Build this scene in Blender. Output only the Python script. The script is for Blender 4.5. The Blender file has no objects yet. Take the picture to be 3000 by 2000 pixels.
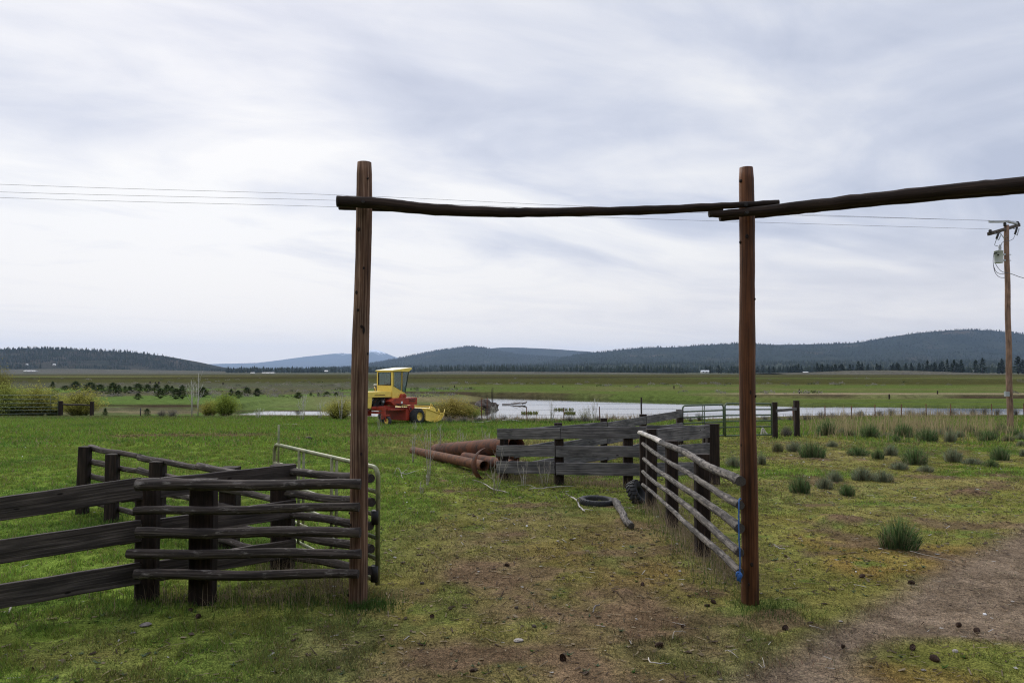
import bpy, math, random
import numpy as np
from mathutils import Vector, Matrix
rnd = random.Random(7); RS = np.random.RandomState(11)
C = bpy.context.scene.collection
SC = bpy.context.scene
# ---------------------------------------------------------------- camera model (used to measure the photograph)
F = 2298.0; TH = math.atan(88 / F); CAM = Vector((0, 0, 2.3)); WATER = -1.5
KROP = dict(S=(0, 0, 1), D=(0, 0, .784), c1=(0, 1240, 2.0452), c3=(1150, 1150, 2.352), c4=(1750, 1150, 2.4886),
            c5=(2100, 1150, 2.6133), cA=(0, 950, 2.24), cB=(1000, 950, 1.96), cC=(2100, 900, 2.6133), cD=(950, 440, 2.0636),
            cE=(2000, 440, 2.064), cF=(0, 1650, 1.568), cG=(1500, 1650, 1.568), cP=(2800, 600, 2.24), cQ=(2860, 630, 7.84),
            cR=(1180, 1240, 6.19), cM=(1150, 1400, 3.92), cN=(1380, 1130, 5.88))
def S(c, x, y):
    o = KROP[c]; return o[0] + x / o[2], o[1] + y / o[2]
def ray(c, x, y):
    px, py = S(c, x, y); u = (px - 1500) / F; v = (1000 - py) / F
    return Vector((u, math.cos(TH) - v * math.sin(TH), math.sin(TH) + v * math.cos(TH)))
def P(c, x, y, d):
    r = ray(c, x, y); return CAM + r * (d / r.y)
def PZ(c, x, y, z):
    r = ray(c, x, y); t = (z - CAM.z) / r.z; return CAM + r * t
# ---------------------------------------------------------------- numpy noise
def vnoise(x, y, seed):
    xi = np.floor(x).astype(np.int64); yi = np.floor(y).astype(np.int64)
    fx = x - xi; fy = y - yi
    fx = fx * fx * (3 - 2 * fx); fy = fy * fy * (3 - 2 * fy)
    def h(a, b):
        n = (a * 374761393 + b * 668265263 + seed * 974634721) & 0xffffffff
        n = ((n ^ (n >> 13)) * 1274126177) & 0xffffffff
        return ((n ^ (n >> 16)) & 0xffffff) / float(0xffffff)
    return (h(xi, yi) * (1 - fx) + h(xi + 1, yi) * fx) * (1 - fy) + (h(xi, yi + 1) * (1 - fx) + h(xi + 1, yi + 1) * fx) * fy
def fbm(x, y, seed, octv=4):
    x = np.asarray(x, float); y = np.asarray(y, float)
    s = 0; a = .5; t = 0
    for k in range(octv):
        s = s + a * vnoise(x * 2 ** k + 17.3 * k, y * 2 ** k - 9.1 * k, seed + k); t += a; a *= .5
    return s / t
def sst(a, b, x):
    t = np.clip((np.asarray(x, float) - a) / (b - a), 0, 1); return t * t * (3 - 2 * t)
# ---------------------------------------------------------------- terrain
Z_Y = [-60, 25, 34, 42, 46, 54, 58, 62, 70, 82, 125, 700, 20000]; Z_Z = [0, 0, -.2, -.5, -.62, -.82, -1.0, -1.12, -1.12, -.9, -.9, -1, -1]
RIVER = [PZ('D', x, y, WATER) for x, y in [(540, 947.5), (570, 944.5), (770, 945), (1000, 943), (1085, 941), (1135, 934), (1128, 922), (1085, 915),
         (1000, 912.5), (920, 911), (850, 909.8), (850, 908), (1000, 908.2), (1130, 909.5), (1300, 913), (1500, 918), (1700, 924), (1850, 930.5), (2100, 934), (2352, 936),
         (3300, 939), (3300, 956), (2352, 952), (2250, 951), (2100, 952), (1850, 953), (1700, 958), (1560, 963), (1300, 963), (1100, 962),
         (900, 960), (770, 956.5), (600, 956.5), (560, 953)]]
RV = np.array([[p.x, p.y] for p in RIVER])
def river_sd(x, y):
    x = np.asarray(x, float).ravel(); y = np.asarray(y, float).ravel()
    d = np.full(x.shape, 1e9); ins = np.zeros(x.shape, bool)
    for i in range(len(RV)):
        ax, ay = RV[i]; bx, by = RV[(i + 1) % len(RV)]
        dx, dy = bx - ax, by - ay
        t = np.clip(((x - ax) * dx + (y - ay) * dy) / (dx * dx + dy * dy + 1e-12), 0, 1)
        d = np.minimum(d, np.hypot(x - ax - t * dx, y - ay - t * dy))
        cr = ((ay > y) != (by > y)) & (x < dx * (y - ay) / (dy + 1e-12) + ax); ins ^= cr
    return np.where(ins, -d, d)
MOUNDS = []
def mound(c, x, y, rx, h, ry=None):
    p = PZ(c, x, y, 0); w = rx / KROP[c][2] / F * p.y
    MOUNDS.append((p.x, p.y, w, ry or w * 1.3, h))
mound('c5', 990, 1015, 235, .13); mound('c5', 1950, 790, 175, .13); mound('c5', 810, 965, 80, .04); mound('c4', 190, 1480, 125, .035)
mound('c5', 800, 525, 120, .06); mound('c5', 1100, 520, 90, .05); mound('cG', 520, 155, 70, .03); mound('c3', 390, 690, 90, .04)
mound('cM', 580, 45, 80, .06); mound('cM', 1430, 1370, 110, .015)
def z_base(x, y):
    x = np.asarray(x, float); y = np.asarray(y, float)
    z = np.interp(y, Z_Y, Z_Z)
    ys = 107 + 4 * (fbm(x * .05, y * 0, 41, 3) - .5) * 2
    low = sst(20, 42, x) * sst(60, 72, y) * (1 - sst(ys - .6, ys + .6, y))
    return z - .42 * low
def z_full(x, y, micro=True):
    sh = np.shape(x); x = np.asarray(x, float).ravel(); y = np.asarray(y, float).ravel()
    z = z_base(x, y)
    m = (y > 38) & (y < 140); 
    if m.any():
        sd = river_sd(x[m], y[m]); xm, ym = x[m], y[m]
        near = .052 + .05 * sst(10, 24, 5 - xm); sl = np.where(ym > 72, np.where((xm > -27) & (xm < -12) & (ym < 90), .035, .5), near)
        sl = sl * (1 + .5 * (fbm(xm * .3, ym * .3, 77, 3) - .5))
        z[m] = np.minimum(z[m], np.where(sd > 0, WATER - .02 + sl * sd, WATER - .02 + np.maximum(sd * .35, -.9)))
    if micro:
        k = np.clip(1 - y / 160, 0.15, 1) * (y > -30)
        z = z + k * (.05 * (fbm(x * .5, y * .5, 5, 3) - .5) + .034 * (fbm(x * 3.7, y * 3.7, 6, 4) - .5) * sst(60, 20, y))
        z = z + sst(20, 40, y) * sst(60, 30, y) * .12 * (fbm(x * .25, y * .25, 15, 3) - .5)
        for mx, my, rx, ry, h in MOUNDS:
            z = z + h * np.exp(-(((x - mx) / rx) ** 2 + ((y - my) / ry) ** 2) * 1.6) * (.8 + .6 * fbm(x * 6, y * 6, 9, 3))
    return z.reshape(sh)
def zg(x, y): return float(z_full(np.array([x]), np.array([y]))[0])
def zfast(y):
    for k in range(len(Z_Y) - 1):
        if y < Z_Y[k + 1]: return Z_Z[k] + (Z_Z[k + 1] - Z_Z[k]) * (y - Z_Y[k]) / (Z_Y[k + 1] - Z_Y[k])
    return -1
def Gxy(c, x, y, far=400):
    r = ray(c, x, y); yy = 4.0; k = r.z / r.y
    while yy < far and CAM.z + k * yy > zfast(yy): yy *= 1.004
    return r.x / r.y * yy, yy
def G(c, x, y, far=400):
    """point of the ground seen at a pixel of the photograph (river left out)"""
    a, b = Gxy(c, x, y, far); return Vector((a, b, zg(a, b)))
ROAD = np.array([[q.x, q.y] for q in [PZ('D', x, y, 0) for x, y in [(2700, 1090), (2352, 1212), (2230, 1270), (2090, 1350), (1950, 1425), (1830, 1478), (1700, 1545), (1600, 1620),
        (1480, 1750), (1950, 1750), (1960, 1600), (1985, 1500), (2060, 1462), (2200, 1462), (2352, 1480), (2700, 1490)]]])
def poly_sd(poly, x, y):
    x = np.asarray(x, float).ravel(); y = np.asarray(y, float).ravel()
    d = np.full(x.shape, 1e9); ins = np.zeros(x.shape, bool)
    for i in range(len(poly)):
        ax, ay = poly[i]; bx, by = poly[(i + 1) % len(poly)]; dx, dy = bx - ax, by - ay
        t = np.clip(((x - ax) * dx + (y - ay) * dy) / (dx * dx + dy * dy + 1e-12), 0, 1)
        d = np.minimum(d, np.hypot(x - ax - t * dx, y - ay - t * dy))
        ins ^= ((ay > y) != (by > y)) & (x < dx * (y - ay) / (dy + 1e-12) + ax)
    return np.where(ins, -d, d)
def mixc(a, b, t):
    t = np.clip(t, 0, 1)[:, None]; return a * (1 - t) + b * t
def col(*c): return np.array(c, float)[None, :]
def ground_rgb(x, y):
    """real surface colours of the land: returns rgb, grass density 0..1, dirt weight, road sd, lushness"""
    x = np.asarray(x, float).ravel(); y = np.asarray(y, float).ravel(); n = len(x)
    a = fbm(x * .45, y * .45, 101, 4); b = fbm(x * 1.7, y * 1.7, 111, 4); c = fbm(x * .13, y * .13, 121, 3); e = fbm(x * 7, y * 7, 131, 3)
    yellow = col(.168, .158, .045); green = col(.138, .205, .036); brown = col(.13, .092, .056); tan = col(.235, .195, .085); rust = col(.2, .115, .042)
    rgb = np.repeat(yellow, n, 0)
    rgb = mixc(rgb, rust, sst(.5, .68, fbm(x * .7 + 9, y * .7, 141, 3)) * .75 * sst(-2, 0, x) * sst(14, 9, y))
    # lushness
    edge = -1.45 - .055 * (y - 8)
    lawn = sst(edge + .9, edge - .9, x + 1.6 * (a - .5)) * sst(8.0, 9.0, y + (b - .5))
    back = sst(11, 15, y) * sst(9, 4, x + 2 * (a - .5)) * .55 + sst(26, 32, y) * .75
    front = sst(-1.0, -2.4, x + 1.4 * (a - .5)) * sst(9, 8, y) * .8
    base_l = np.maximum(np.maximum(lawn, back), front)
    lush = np.clip(base_l * (.75 + 1.1 * (b - .5) + 1.2 * (a - .5)) + sst(.52, .66, a) * .75 * (1 - lawn) + .5 * (b - .48), 0, 1)
    lush = np.maximum(np.clip(lush * 1.12 + .10 * sst(2, -1, x) + .1, 0, 1), lawn * (.86 + .5 * (b - .5)))
    lush = lush * (1 - .65 * sst(1.8, 2.6, x) * sst(8.5, 7.2, y))
    rgb = mixc(rgb, green, lush)
    rgb = mixc(rgb, col(.09, .165, .032), sst(.66, .76, fbm(x * 1.9 + 40, y * 1.9, 158, 3)) * (x > -1) * .6)
    rgb = mixc(rgb, col(.082, .145, .03), sst(.55, .75, fbm(x * .8, y * .8, 151, 3)) * lush * .7)
    # dirt
    path = np.exp(-((x - .35 - .05 * (y - 8)) / 1.9) ** 2) * sst(15, 10.5, y) * sst(4, 6, y)
    dirt = np.clip(path * (.58 + 2.4 * (b - .45) + 1.2 * (a - .45)), 0, 1)
    rgb = mixc(rgb, col(.135, .118, .045), path * .55)
    dirt = np.maximum(dirt, sst(.60, .7, fbm(x * 1.1 + 3, y * 1.1, 161, 5)) * (1 - lawn) * sst(30, 18, y) * .85 * (.25 + .75 * sst(-1.6, -.2, x)))
    for mx, my, rx, ry, h in MOUNDS:
        dirt = np.maximum(dirt, sst(.35, .75, np.exp(-(((x - mx) / rx) ** 2 + ((y - my) / ry) ** 2) * 1.6) + .5 * (b - .5)))
    # bare strip along the far edge of the lawn, tan ground behind the pipes
    st = np.exp(-((y - 29.5 - 1.0 * (a - .5)) / 1.0) ** 2) * sst(.44, .54, fbm(x * .16, y * 0 + 3, 171, 3)) * sst(-1, -5, x)
    dirt = np.maximum(dirt, st)
    tn = np.exp(-((y - 25 + 3 * (c - .5)) / 3.0) ** 2) * sst(-6, -3, x) * sst(14, 6, x) * sst(.42, .6, a)
    tn = np.maximum(tn, sst(3, 6, x) * sst(.45, .65, fbm(x * .3, y * .5, 181, 3)) * sst(9, 14, y) * sst(30, 24, y) * .6)
    rgb = mixc(rgb, tan, tn * .8)
    rsd = poly_sd(ROAD, x, y) + .02 + .2 * (b - .5) + .1 * (a - .5)
    road = sst(.22, -.22, rsd)
    dirt = np.maximum(dirt, sst(.38, -.1, rsd) * .7 * (.3 + 1.2 * b))
    dirt = np.maximum(dirt, road)
    rgb = mixc(rgb, brown * (.85 + .35 * e[:, None]), dirt)
    rgb = mixc(rgb, col(.185, .147, .108), road * (.5 + .5 * e))
    dens = np.clip(1 - .9 * dirt, 0, 1)
    # --- the far side: bank brush, meadow bands, plain
    far = sst(46, 60, y)
    if far.max() > 0:
        k = far > 0; xf, yf = x[k], y[k]
        sd = river_sd(xf, yf)
        q1 = fbm(xf * .05, yf * .05, 201, 4); q2 = fbm(xf * .012, yf * .02, 211, 4); q3 = fbm(xf * .25, yf * .25, 221, 3); q4 = fbm(xf * .0022, yf * .011, 231, 4)
        ly = np.log(np.maximum(yf, 40)) + .16 * (q2 - .5)
        gr = col(.088, .122, .032); ol = col(.060, .062, .021); sg = col(.09, .093, .062); br = col(.10, .074, .05)
        m = np.repeat(gr, len(xf), 0)
        m = mixc(m, col(.125, .13, .05), sst(.45, .65, q1) * .7)
        m = mixc(m, br, sst(.55, .75, q3) * .35)
        m = mixc(m, ol, sst(math.log(165), math.log(215), np.exp(ly) * 0 + ly))
        m = mixc(m, col(.088, .115, .033), np.exp(-((ly - math.log(430)) / .22) ** 2) * .8)
        m = mixc(m, col(.042, .036, .017), sst(.46, .6, q4) * sst(math.log(190), math.log(260), ly) * .85)
        m = mixc(m, col(.13, .12, .055), sst(.55, .63, fbm(xf * .003, yf * .03, 236, 4)) * sst(math.log(170), math.log(220), ly) * sst(math.log(800), math.log(600), ly) * .6)
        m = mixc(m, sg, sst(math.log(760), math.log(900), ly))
        left = sst(-8, -22, xf + 8 * (q1 - .5))
        lg = mixc(np.repeat(col(.095, .15, .04), len(xf), 0), col(.095, .09, .055), sst(.45, .6, q1) * .9)
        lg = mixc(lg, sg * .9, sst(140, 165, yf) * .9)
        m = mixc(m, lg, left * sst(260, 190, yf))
        # peninsula in the middle is dry grass, right bank has a pale strip above a cut edge
        m = mixc(m, col(.20, .165, .10), np.exp(-((xf + 12) / 13) ** 2) * np.exp(-((yf - 93) / 14) ** 2) * (.5 + .9 * (q3 - .2)))
        rs = sst(22, 40, xf)
        m = mixc(m, col(.24, .2, .13), rs * np.exp(-((yf - 113) / 5) ** 2) * (.5 + q3))
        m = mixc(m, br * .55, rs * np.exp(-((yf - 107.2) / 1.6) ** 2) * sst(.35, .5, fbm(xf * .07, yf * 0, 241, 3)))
        m = mixc(m, gr * .95, rs * sst(104, 100, yf))
        bank = sst(3.0, .6, sd) * (yf > 72)
        m = mixc(m, br * .6, bank * sst(14, 4, xf) * (.55 + .6 * q3))
        bl = np.exp(-((yf - 75.8 - 4 * (q1 - .5)) / 3.0) ** 2) * (sst(-4, -12, xf) * (1 - .75 * sst(-28, -25, xf) * sst(-11, -14, xf))) * sst(.36, .5, fbm(xf * .13, yf * .3, 251, 4)); m = mixc(m, br * .45, bl); m = mixc(m, col(.19, .165, .10), np.exp(-((yf - 66) / 3) ** 2) * sst(-4, -12, xf) * sst(.42, .55, q3) * .8)
        m = mixc(m, col(.10, .085, .06), sst(8, 3, sd) * (yf < 72) * sst(.4, .6, q3) * .8)
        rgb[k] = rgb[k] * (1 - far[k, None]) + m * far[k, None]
    rgb *= (.74 + .52 * e[:, None]) * (.86 + .28 * b[:, None])
    return rgb, dens, dirt, rsd, np.clip(lush, 0, 1)
# ---------------------------------------------------------------- mesh helpers
def npmesh(name, co, faces, cols=None, smooth=False, mat=None):
    me = bpy.data.meshes.new(name); co = np.asarray(co, np.float32); faces = np.asarray(faces, np.int32)
    nf, k = faces.shape
    me.vertices.add(len(co)); me.vertices.foreach_set('co', co.ravel())
    me.loops.add(nf * k); me.loops.foreach_set('vertex_index', faces.ravel())
    me.polygons.add(nf); me.polygons.foreach_set('loop_start', np.arange(0, nf * k, k, dtype=np.int32))
    me.polygons.foreach_set('loop_total', np.full(nf, k, np.int32))
    if smooth: me.polygons.foreach_set('use_smooth', np.ones(nf, bool))
    me.update(calc_edges=True)
    if cols is not None:
        at = me.color_attributes.new('Col', 'FLOAT_COLOR', 'POINT')
        at.data.foreach_set('color', np.concatenate([cols, np.ones((len(cols), 1))], 1).astype(np.float32).ravel())
    if mat: me.materials.append(mat)
    return me
def link(name, me, parent=None, loc=None):
    o = bpy.data.objects.new(name, me); C.objects.link(o)
    if parent: o.parent = parent
    if loc is not None: o.location = loc
    return o
def tag(o, label=None, cat=None, group=None, kind=None):
    if label: o['label'] = label
    if cat: o['category'] = cat
    if group: o['group'] = group
    if kind: o['kind'] = kind
    return o
def empty(name, loc, label=None, cat=None, group=None, rz=0):
    o = link(name, None, None, loc); o.rotation_euler.z = rz; o.empty_display_size = .2
    return tag(o, label, cat, group)
def copy_tree(o, parent=None):
    c = o.copy(); C.objects.link(c); c.parent = parent
    for ch in o.children: copy_tree(ch, c)
    return c
def circ(n, r=1, ry=None): return [(r * math.cos(2 * math.pi * i / n), (ry or r) * math.sin(2 * math.pi * i / n)) for i in range(n)]
def chamf(w, d, c): # rectangle with chamfered corners
    w /= 2; d /= 2
    return [(w, -d + c), (w, d - c), (w - c, d), (-w + c, d), (-w, d - c), (-w, -d + c), (-w + c, -d), (w - c, -d)]
class MB:
    def __init__(s): s.v = []; s.f = []; s.u = []; s.m = []; s.sm = []
    def sweep(s, pts, sec, scl=None, ref=Vector((0, 0, 1)), cap=True, jit=0, mi=0, sm=True, closed=False, seed=None):
        pts = [Vector(p) for p in pts]; n = len(sec); k = len(pts); b = len(s.v); R = random.Random(seed if seed is not None else rnd.random())
        uo, vo = R.random() * 40, R.random() * 40; L = 0; per = [0]
        for i in range(n):
            p, q = sec[i], sec[(i + 1) % n]; per.append(per[-1] + math.hypot(p[0] - q[0], p[1] - q[1]))
        if scl: q_ = sum(scl) / len(scl); per = [v * q_ for v in per]
        us = []
        for i, p in enumerate(pts):
            a = pts[i - 1] if i > 0 else (pts[-1] if closed else p); c = pts[i + 1] if i < k - 1 else (pts[0] if closed else p)
            t = (c - a).normalized()
            if i == 0:
                sd = t.cross(ref)
                if sd.length < .05: sd = t.cross(Vector((0, 1, 0)) if abs(ref.y) < .9 else Vector((1, 0, 0)))
            else: sd = sd - t * sd.dot(t)
            sd.normalize(); up = sd.cross(t)
            if i: L += (p - pts[i - 1]).length
            us.append(L); sc = scl[i] if scl else 1
            for (x, y) in sec:
                j = 1 + (R.random() - .5) * 2 * jit
                s.v.append(p + sd * (x * sc * j) + up * (y * sc * j))
        rg = k if closed else k - 1
        for i in range(rg):
            i2 = (i + 1) % k; u1 = us[i] ; u2 = us[i2] if i2 else L + (pts[0] - pts[-1]).length
            for j in range(n):
                j2 = (j + 1) % n
                s.f.append((b + i * n + j, b + i * n + j2, b + i2 * n + j2, b + i2 * n + j))
                s.u.append([(uo + u1, vo + per[j]), (uo + u1, vo + per[j + 1]), (uo + u2, vo + per[j + 1]), (uo + u2, vo + per[j])]); s.m.append(mi); s.sm.append(sm)
        if cap and not closed:
            for e, o in ((0, 1), (k - 1, 0)):
                f = [b + e * n + j for j in range(n)]
                if o: f.reverse()
                s.f.append(tuple(f)); s.u.append([(uo + sec[j % n][0] * 3, vo + sec[j % n][1] * 3) for j in range(n)]); s.m.append(mi); s.sm.append(False)
        return s
    def tube(s, pts, r, n=8, **k):
        if isinstance(r, (list, tuple)): return s.sweep(pts, circ(n), scl=list(r), **k)
        return s.sweep(pts, circ(n, r), **k)
    def log(s, p0, p1, r0, r1, n=12, seg=14, bow=0, wob=.012, jit=.05, **k):
        p0, p1 = Vector(p0), Vector(p1); pts = []; rs = []; ax = (p1 - p0)
        ph = rnd.random() * 9
        for i in range(seg + 1):
            t = i / seg; p = p0.lerp(p1, t)
            p += Vector((math.sin(t * 7 + ph), math.cos(t * 6.1 + ph), math.sin(t * 8.3 + ph * 2))) * wob * (1 if 0 < i < seg else .3) + Vector((0, 0, -bow * math.sin(math.pi * t)))
            pts.append(p); rs.append((r0 + (r1 - r0) * t) * (1 + (rnd.random() - .5) * .09))
        return s.sweep(pts, circ(n), scl=rs, jit=jit, **k)
    def path(s, pts, r, n=12, seg=6, jit=.04, wob=.0, **k):
        """smooth tube through points, radii list"""
        P_ = [Vector(p) for p in pts]; out = []; rr = []
        for i in range(len(P_) - 1):
            a = P_[max(i - 1, 0)]; b = P_[i]; c = P_[i + 1]; d = P_[min(i + 2, len(P_) - 1)]
            for q in range(seg):
                t = q / seg
                p = .5 * ((2 * b) + (c - a) * t + (2 * a - 5 * b + 4 * c - d) * t * t + (3 * b - a - 3 * c + d) * t ** 3)
                out.append(p + Vector((rnd.gauss(0, 1), rnd.gauss(0, 1), rnd.gauss(0, 1))) * wob); rr.append((r[i] + (r[i + 1] - r[i]) * t) * (1 + (rnd.random() - .5) * 2 * jit))
        out.append(P_[-1]); rr.append(r[-1])
        return s.sweep(out, circ(n), scl=rr, jit=jit, **k)
    def plank(s, p0, p1, h, t=.04, seg=10, wob=.0025, **k):
        p0, p1 = Vector(p0), Vector(p1); pts = []
        for i in range(seg + 1):
            f = i / seg; pts.append(p0.lerp(p1, f) + Vector((0, 0, (rnd.random() - .5) * 2 * wob)))
        return s.sweep(pts, chamf(t, h, .006), jit=.012, sm=False, **k)
    def post(s, base, top, w, d, ref=Vector((0, 1, 0)), seg=7, jit=.025, bury=.25, **k):
        base, top = Vector(base), Vector(top); dr = (top - base).normalized(); base = base - dr * bury
        pts = [base.lerp(top, i / seg) for i in range(seg + 1)]
        return s.sweep(pts, chamf(w, d, .018), ref=ref, jit=jit, sm=False, **k)
    def box(s, x0, x1, y0, y1, z0, z1, mi=0, c=None):
        cx, cy = (x0 + x1) / 2, (y0 + y1) / 2
        c = c if c is not None else min(x1 - x0, y1 - y0) * .06
        return s.sweep([(cx, cy, z0), (cx, cy, z1)], chamf(x1 - x0, y1 - y0, c), ref=Vector((0, 1, 0)), mi=mi, sm=False)
    def prism(s, poly, off, mi=0):
        """polygon (list of 3-D points) extruded by vector off"""
        b = len(s.v); n = len(poly); off = Vector(off); s.v += [Vector(p) for p in poly] + [Vector(p) + off for p in poly]
        fs = [tuple(range(b + n - 1, b - 1, -1)), tuple(range(b + n, b + 2 * n))] + [(b + i, b + (i + 1) % n, b + n + (i + 1) % n, b + n + i) for i in range(n)]
        for f in fs: s.f.append(f); s.u.append([(s.v[i].x + s.v[i].y, s.v[i].z) for i in f]); s.m.append(mi); s.sm.append(False)
        return s
    def lathe(s, prof, n=20, M=None, mi=0, sm=True):
        """profile (r, z) round local z, moved by matrix M"""
        b = len(s.v); M = M or Matrix(); k = len(prof)
        for r, z in prof:
            for i in range(n):
                a = 2 * math.pi * i / n; s.v.append(M @ Vector((r * math.cos(a), r * math.sin(a), z)))
        for i in range(k - 1):
            for j in range(n):
                j2 = (j + 1) % n; s.f.append((b + i * n + j, b + i * n + j2, b + (i + 1) * n + j2, b + (i + 1) * n + j))
                s.u.append([(j / n, i / k), ((j + 1) / n, i / k), ((j + 1) / n, (i + 1) / k), (j / n, (i + 1) / k)]); s.m.append(mi); s.sm.append(sm)
        return s
    def build(s, name, mats, parent=None, local=False, bevel=0):
        me = bpy.data.meshes.new(name)
        off = Vector((0, 0, 0)) if (local or not parent) else parent.location
        me.from_pydata([tuple(v - off) for v in s.v], [], s.f)
        uv = me.uv_layers.new(name='UVMap'); li = 0; arr = []
        for u in s.u: arr += [c for p in u for c in p]
        uv.data.foreach_set('uv', arr)
        me.polygons.foreach_set('material_index', s.m); me.polygons.foreach_set('use_smooth', s.sm)
        for m in (mats if isinstance(mats, (list, tuple)) else [mats]): me.materials.append(m)
        me.update(); o = link(name, me, parent)
        if bevel:
            md = o.modifiers.new('bevel', 'BEVEL'); md.width = bevel; md.segments = 2; md.limit_method = 'ANGLE'
        return o
    def solo(s, name, mats, base, label, cat, group=None, bevel=0):
        """a thing that is one mesh: origin at its base"""
        base = Vector(base); s.v = [v - base for v in s.v]; o = s.build(name, mats, None, True, bevel); o.location = base
        return tag(o, label, cat, group)
# ---------------------------------------------------------------- materials
def nt(name):
    m = bpy.data.materials.new(name); m.use_nodes = True; t = m.node_tree; t.nodes.clear()
    return m, t, t.nodes.new
def lk(t, a, b): t.links.new(a, b)
def ramp(N, stops):
    r = N('ShaderNodeValToRGB'); e = r.color_ramp.elements
    while len(e) > len(stops): e.remove(e[-1])
    while len(e) < len(stops): e.new(.5)
    for i, (p, c) in enumerate(stops): e[i].position = p; e[i].color = (*c, 1) if len(c) == 3 else c
    return r
def finish(t, N, bs): o = N('ShaderNodeOutputMaterial'); lk(t, bs, o.inputs['Surface'])
def wood(name, dark, mid, light, rough=.85, bump=.35, sc=(1.2, 42), knots=0, patches=None, pscale=6, pthr=(.52, .6)):
    m, t, N = nt(name); uv = N('ShaderNodeUVMap'); mp = N('ShaderNodeMapping'); mp.inputs['Scale'].default_value = (sc[0], sc[1], 1); lk(t, uv.outputs[0], mp.inputs[0])
    n = N('ShaderNodeTexNoise'); n.inputs['Scale'].default_value = 1; n.inputs['Detail'].default_value = 7; n.inputs['Roughness'].default_value = .62; n.inputs['Distortion'].default_value = .15; lk(t, mp.outputs[0], n.inputs['Vector'])
    r = ramp(N, [(.28, dark), (.5, mid), (.74, light)]); lk(t, n.outputs[0], r.inputs[0])
    mp2 = N('ShaderNodeMapping'); mp2.inputs['Scale'].default_value = (2.5, 6, 1); lk(t, uv.outputs[0], mp2.inputs[0])
    n2 = N('ShaderNodeTexNoise'); n2.inputs['Scale'].default_value = 1; n2.inputs['Detail'].default_value = 4; lk(t, mp2.outputs[0], n2.inputs['Vector'])
    r2 = ramp(N, [(.3, (.55, .55, .55)), (.7, (1.35, 1.3, 1.25))]); lk(t, n2.outputs[0], r2.inputs[0])
    mx = N('ShaderNodeMix'); mx.data_type = 'RGBA'; mx.blend_type = 'MULTIPLY'; mx.inputs[0].default_value = 1; lk(t, r.outputs[0], mx.inputs[6]); lk(t, r2.outputs[0], mx.inputs[7])
    c = mx.outputs[2]; h = n.outputs[0]
    if patches:
        mp3 = N('ShaderNodeMapping'); mp3.inputs['Scale'].default_value = (pscale, pscale * 3.2, 1); lk(t, uv.outputs[0], mp3.inputs[0])
        n3 = N('ShaderNodeTexNoise'); n3.inputs['Scale'].default_value = 1; n3.inputs['Detail'].default_value = 6; n3.inputs['Roughness'].default_value = .7; lk(t, mp3.outputs[0], n3.inputs['Vector'])
        r3 = ramp(N, [(pthr[0], (0, 0, 0)), (pthr[1], (1, 1, 1))]); lk(t, n3.outputs[0], r3.inputs[0])
        m3 = N('ShaderNodeMix'); m3.data_type = 'RGBA'; lk(t, r3.outputs[0], m3.inputs[0]); lk(t, c, m3.inputs[6]); m3.inputs[7].default_value = (*patches, 1); c = m3.outputs[2]
    if knots:
        mp4 = N('ShaderNodeMapping'); mp4.inputs['Scale'].default_value = (2.4, 7, 1); lk(t, uv.outputs[0], mp4.inputs[0])
        vo = N('ShaderNodeTexVoronoi'); vo.inputs['Scale'].default_value = 1; lk(t, mp4.outputs[0], vo.inputs['Vector'])
        r4 = ramp(N, [(knots, (1, 1, 1)), (knots * 1.6, (0, 0, 0))]); lk(t, vo.outputs['Distance'], r4.inputs[0])
        m4 = N('ShaderNodeMix'); m4.data_type = 'RGBA'; lk(t, r4.outputs[0], m4.inputs[0]); lk(t, c, m4.inputs[6]); m4.inputs[7].default_value = (.012, .008, .006, 1); c = m4.outputs[2]
    bs = N('ShaderNodeBsdfPrincipled'); bs.inputs['Roughness'].default_value = rough; bs.inputs['Specular IOR Level'].default_value = .25; lk(t, c, bs.inputs['Base Color'])
    bp = N('ShaderNodeBump'); bp.inputs['Strength'].default_value = bump; bp.inputs['Distance'].default_value = .02; lk(t, h, bp.inputs['Height']); lk(t, bp.outputs[0], bs.inputs['Normal'])
    finish(t, N, bs.outputs[0]); return m
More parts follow.
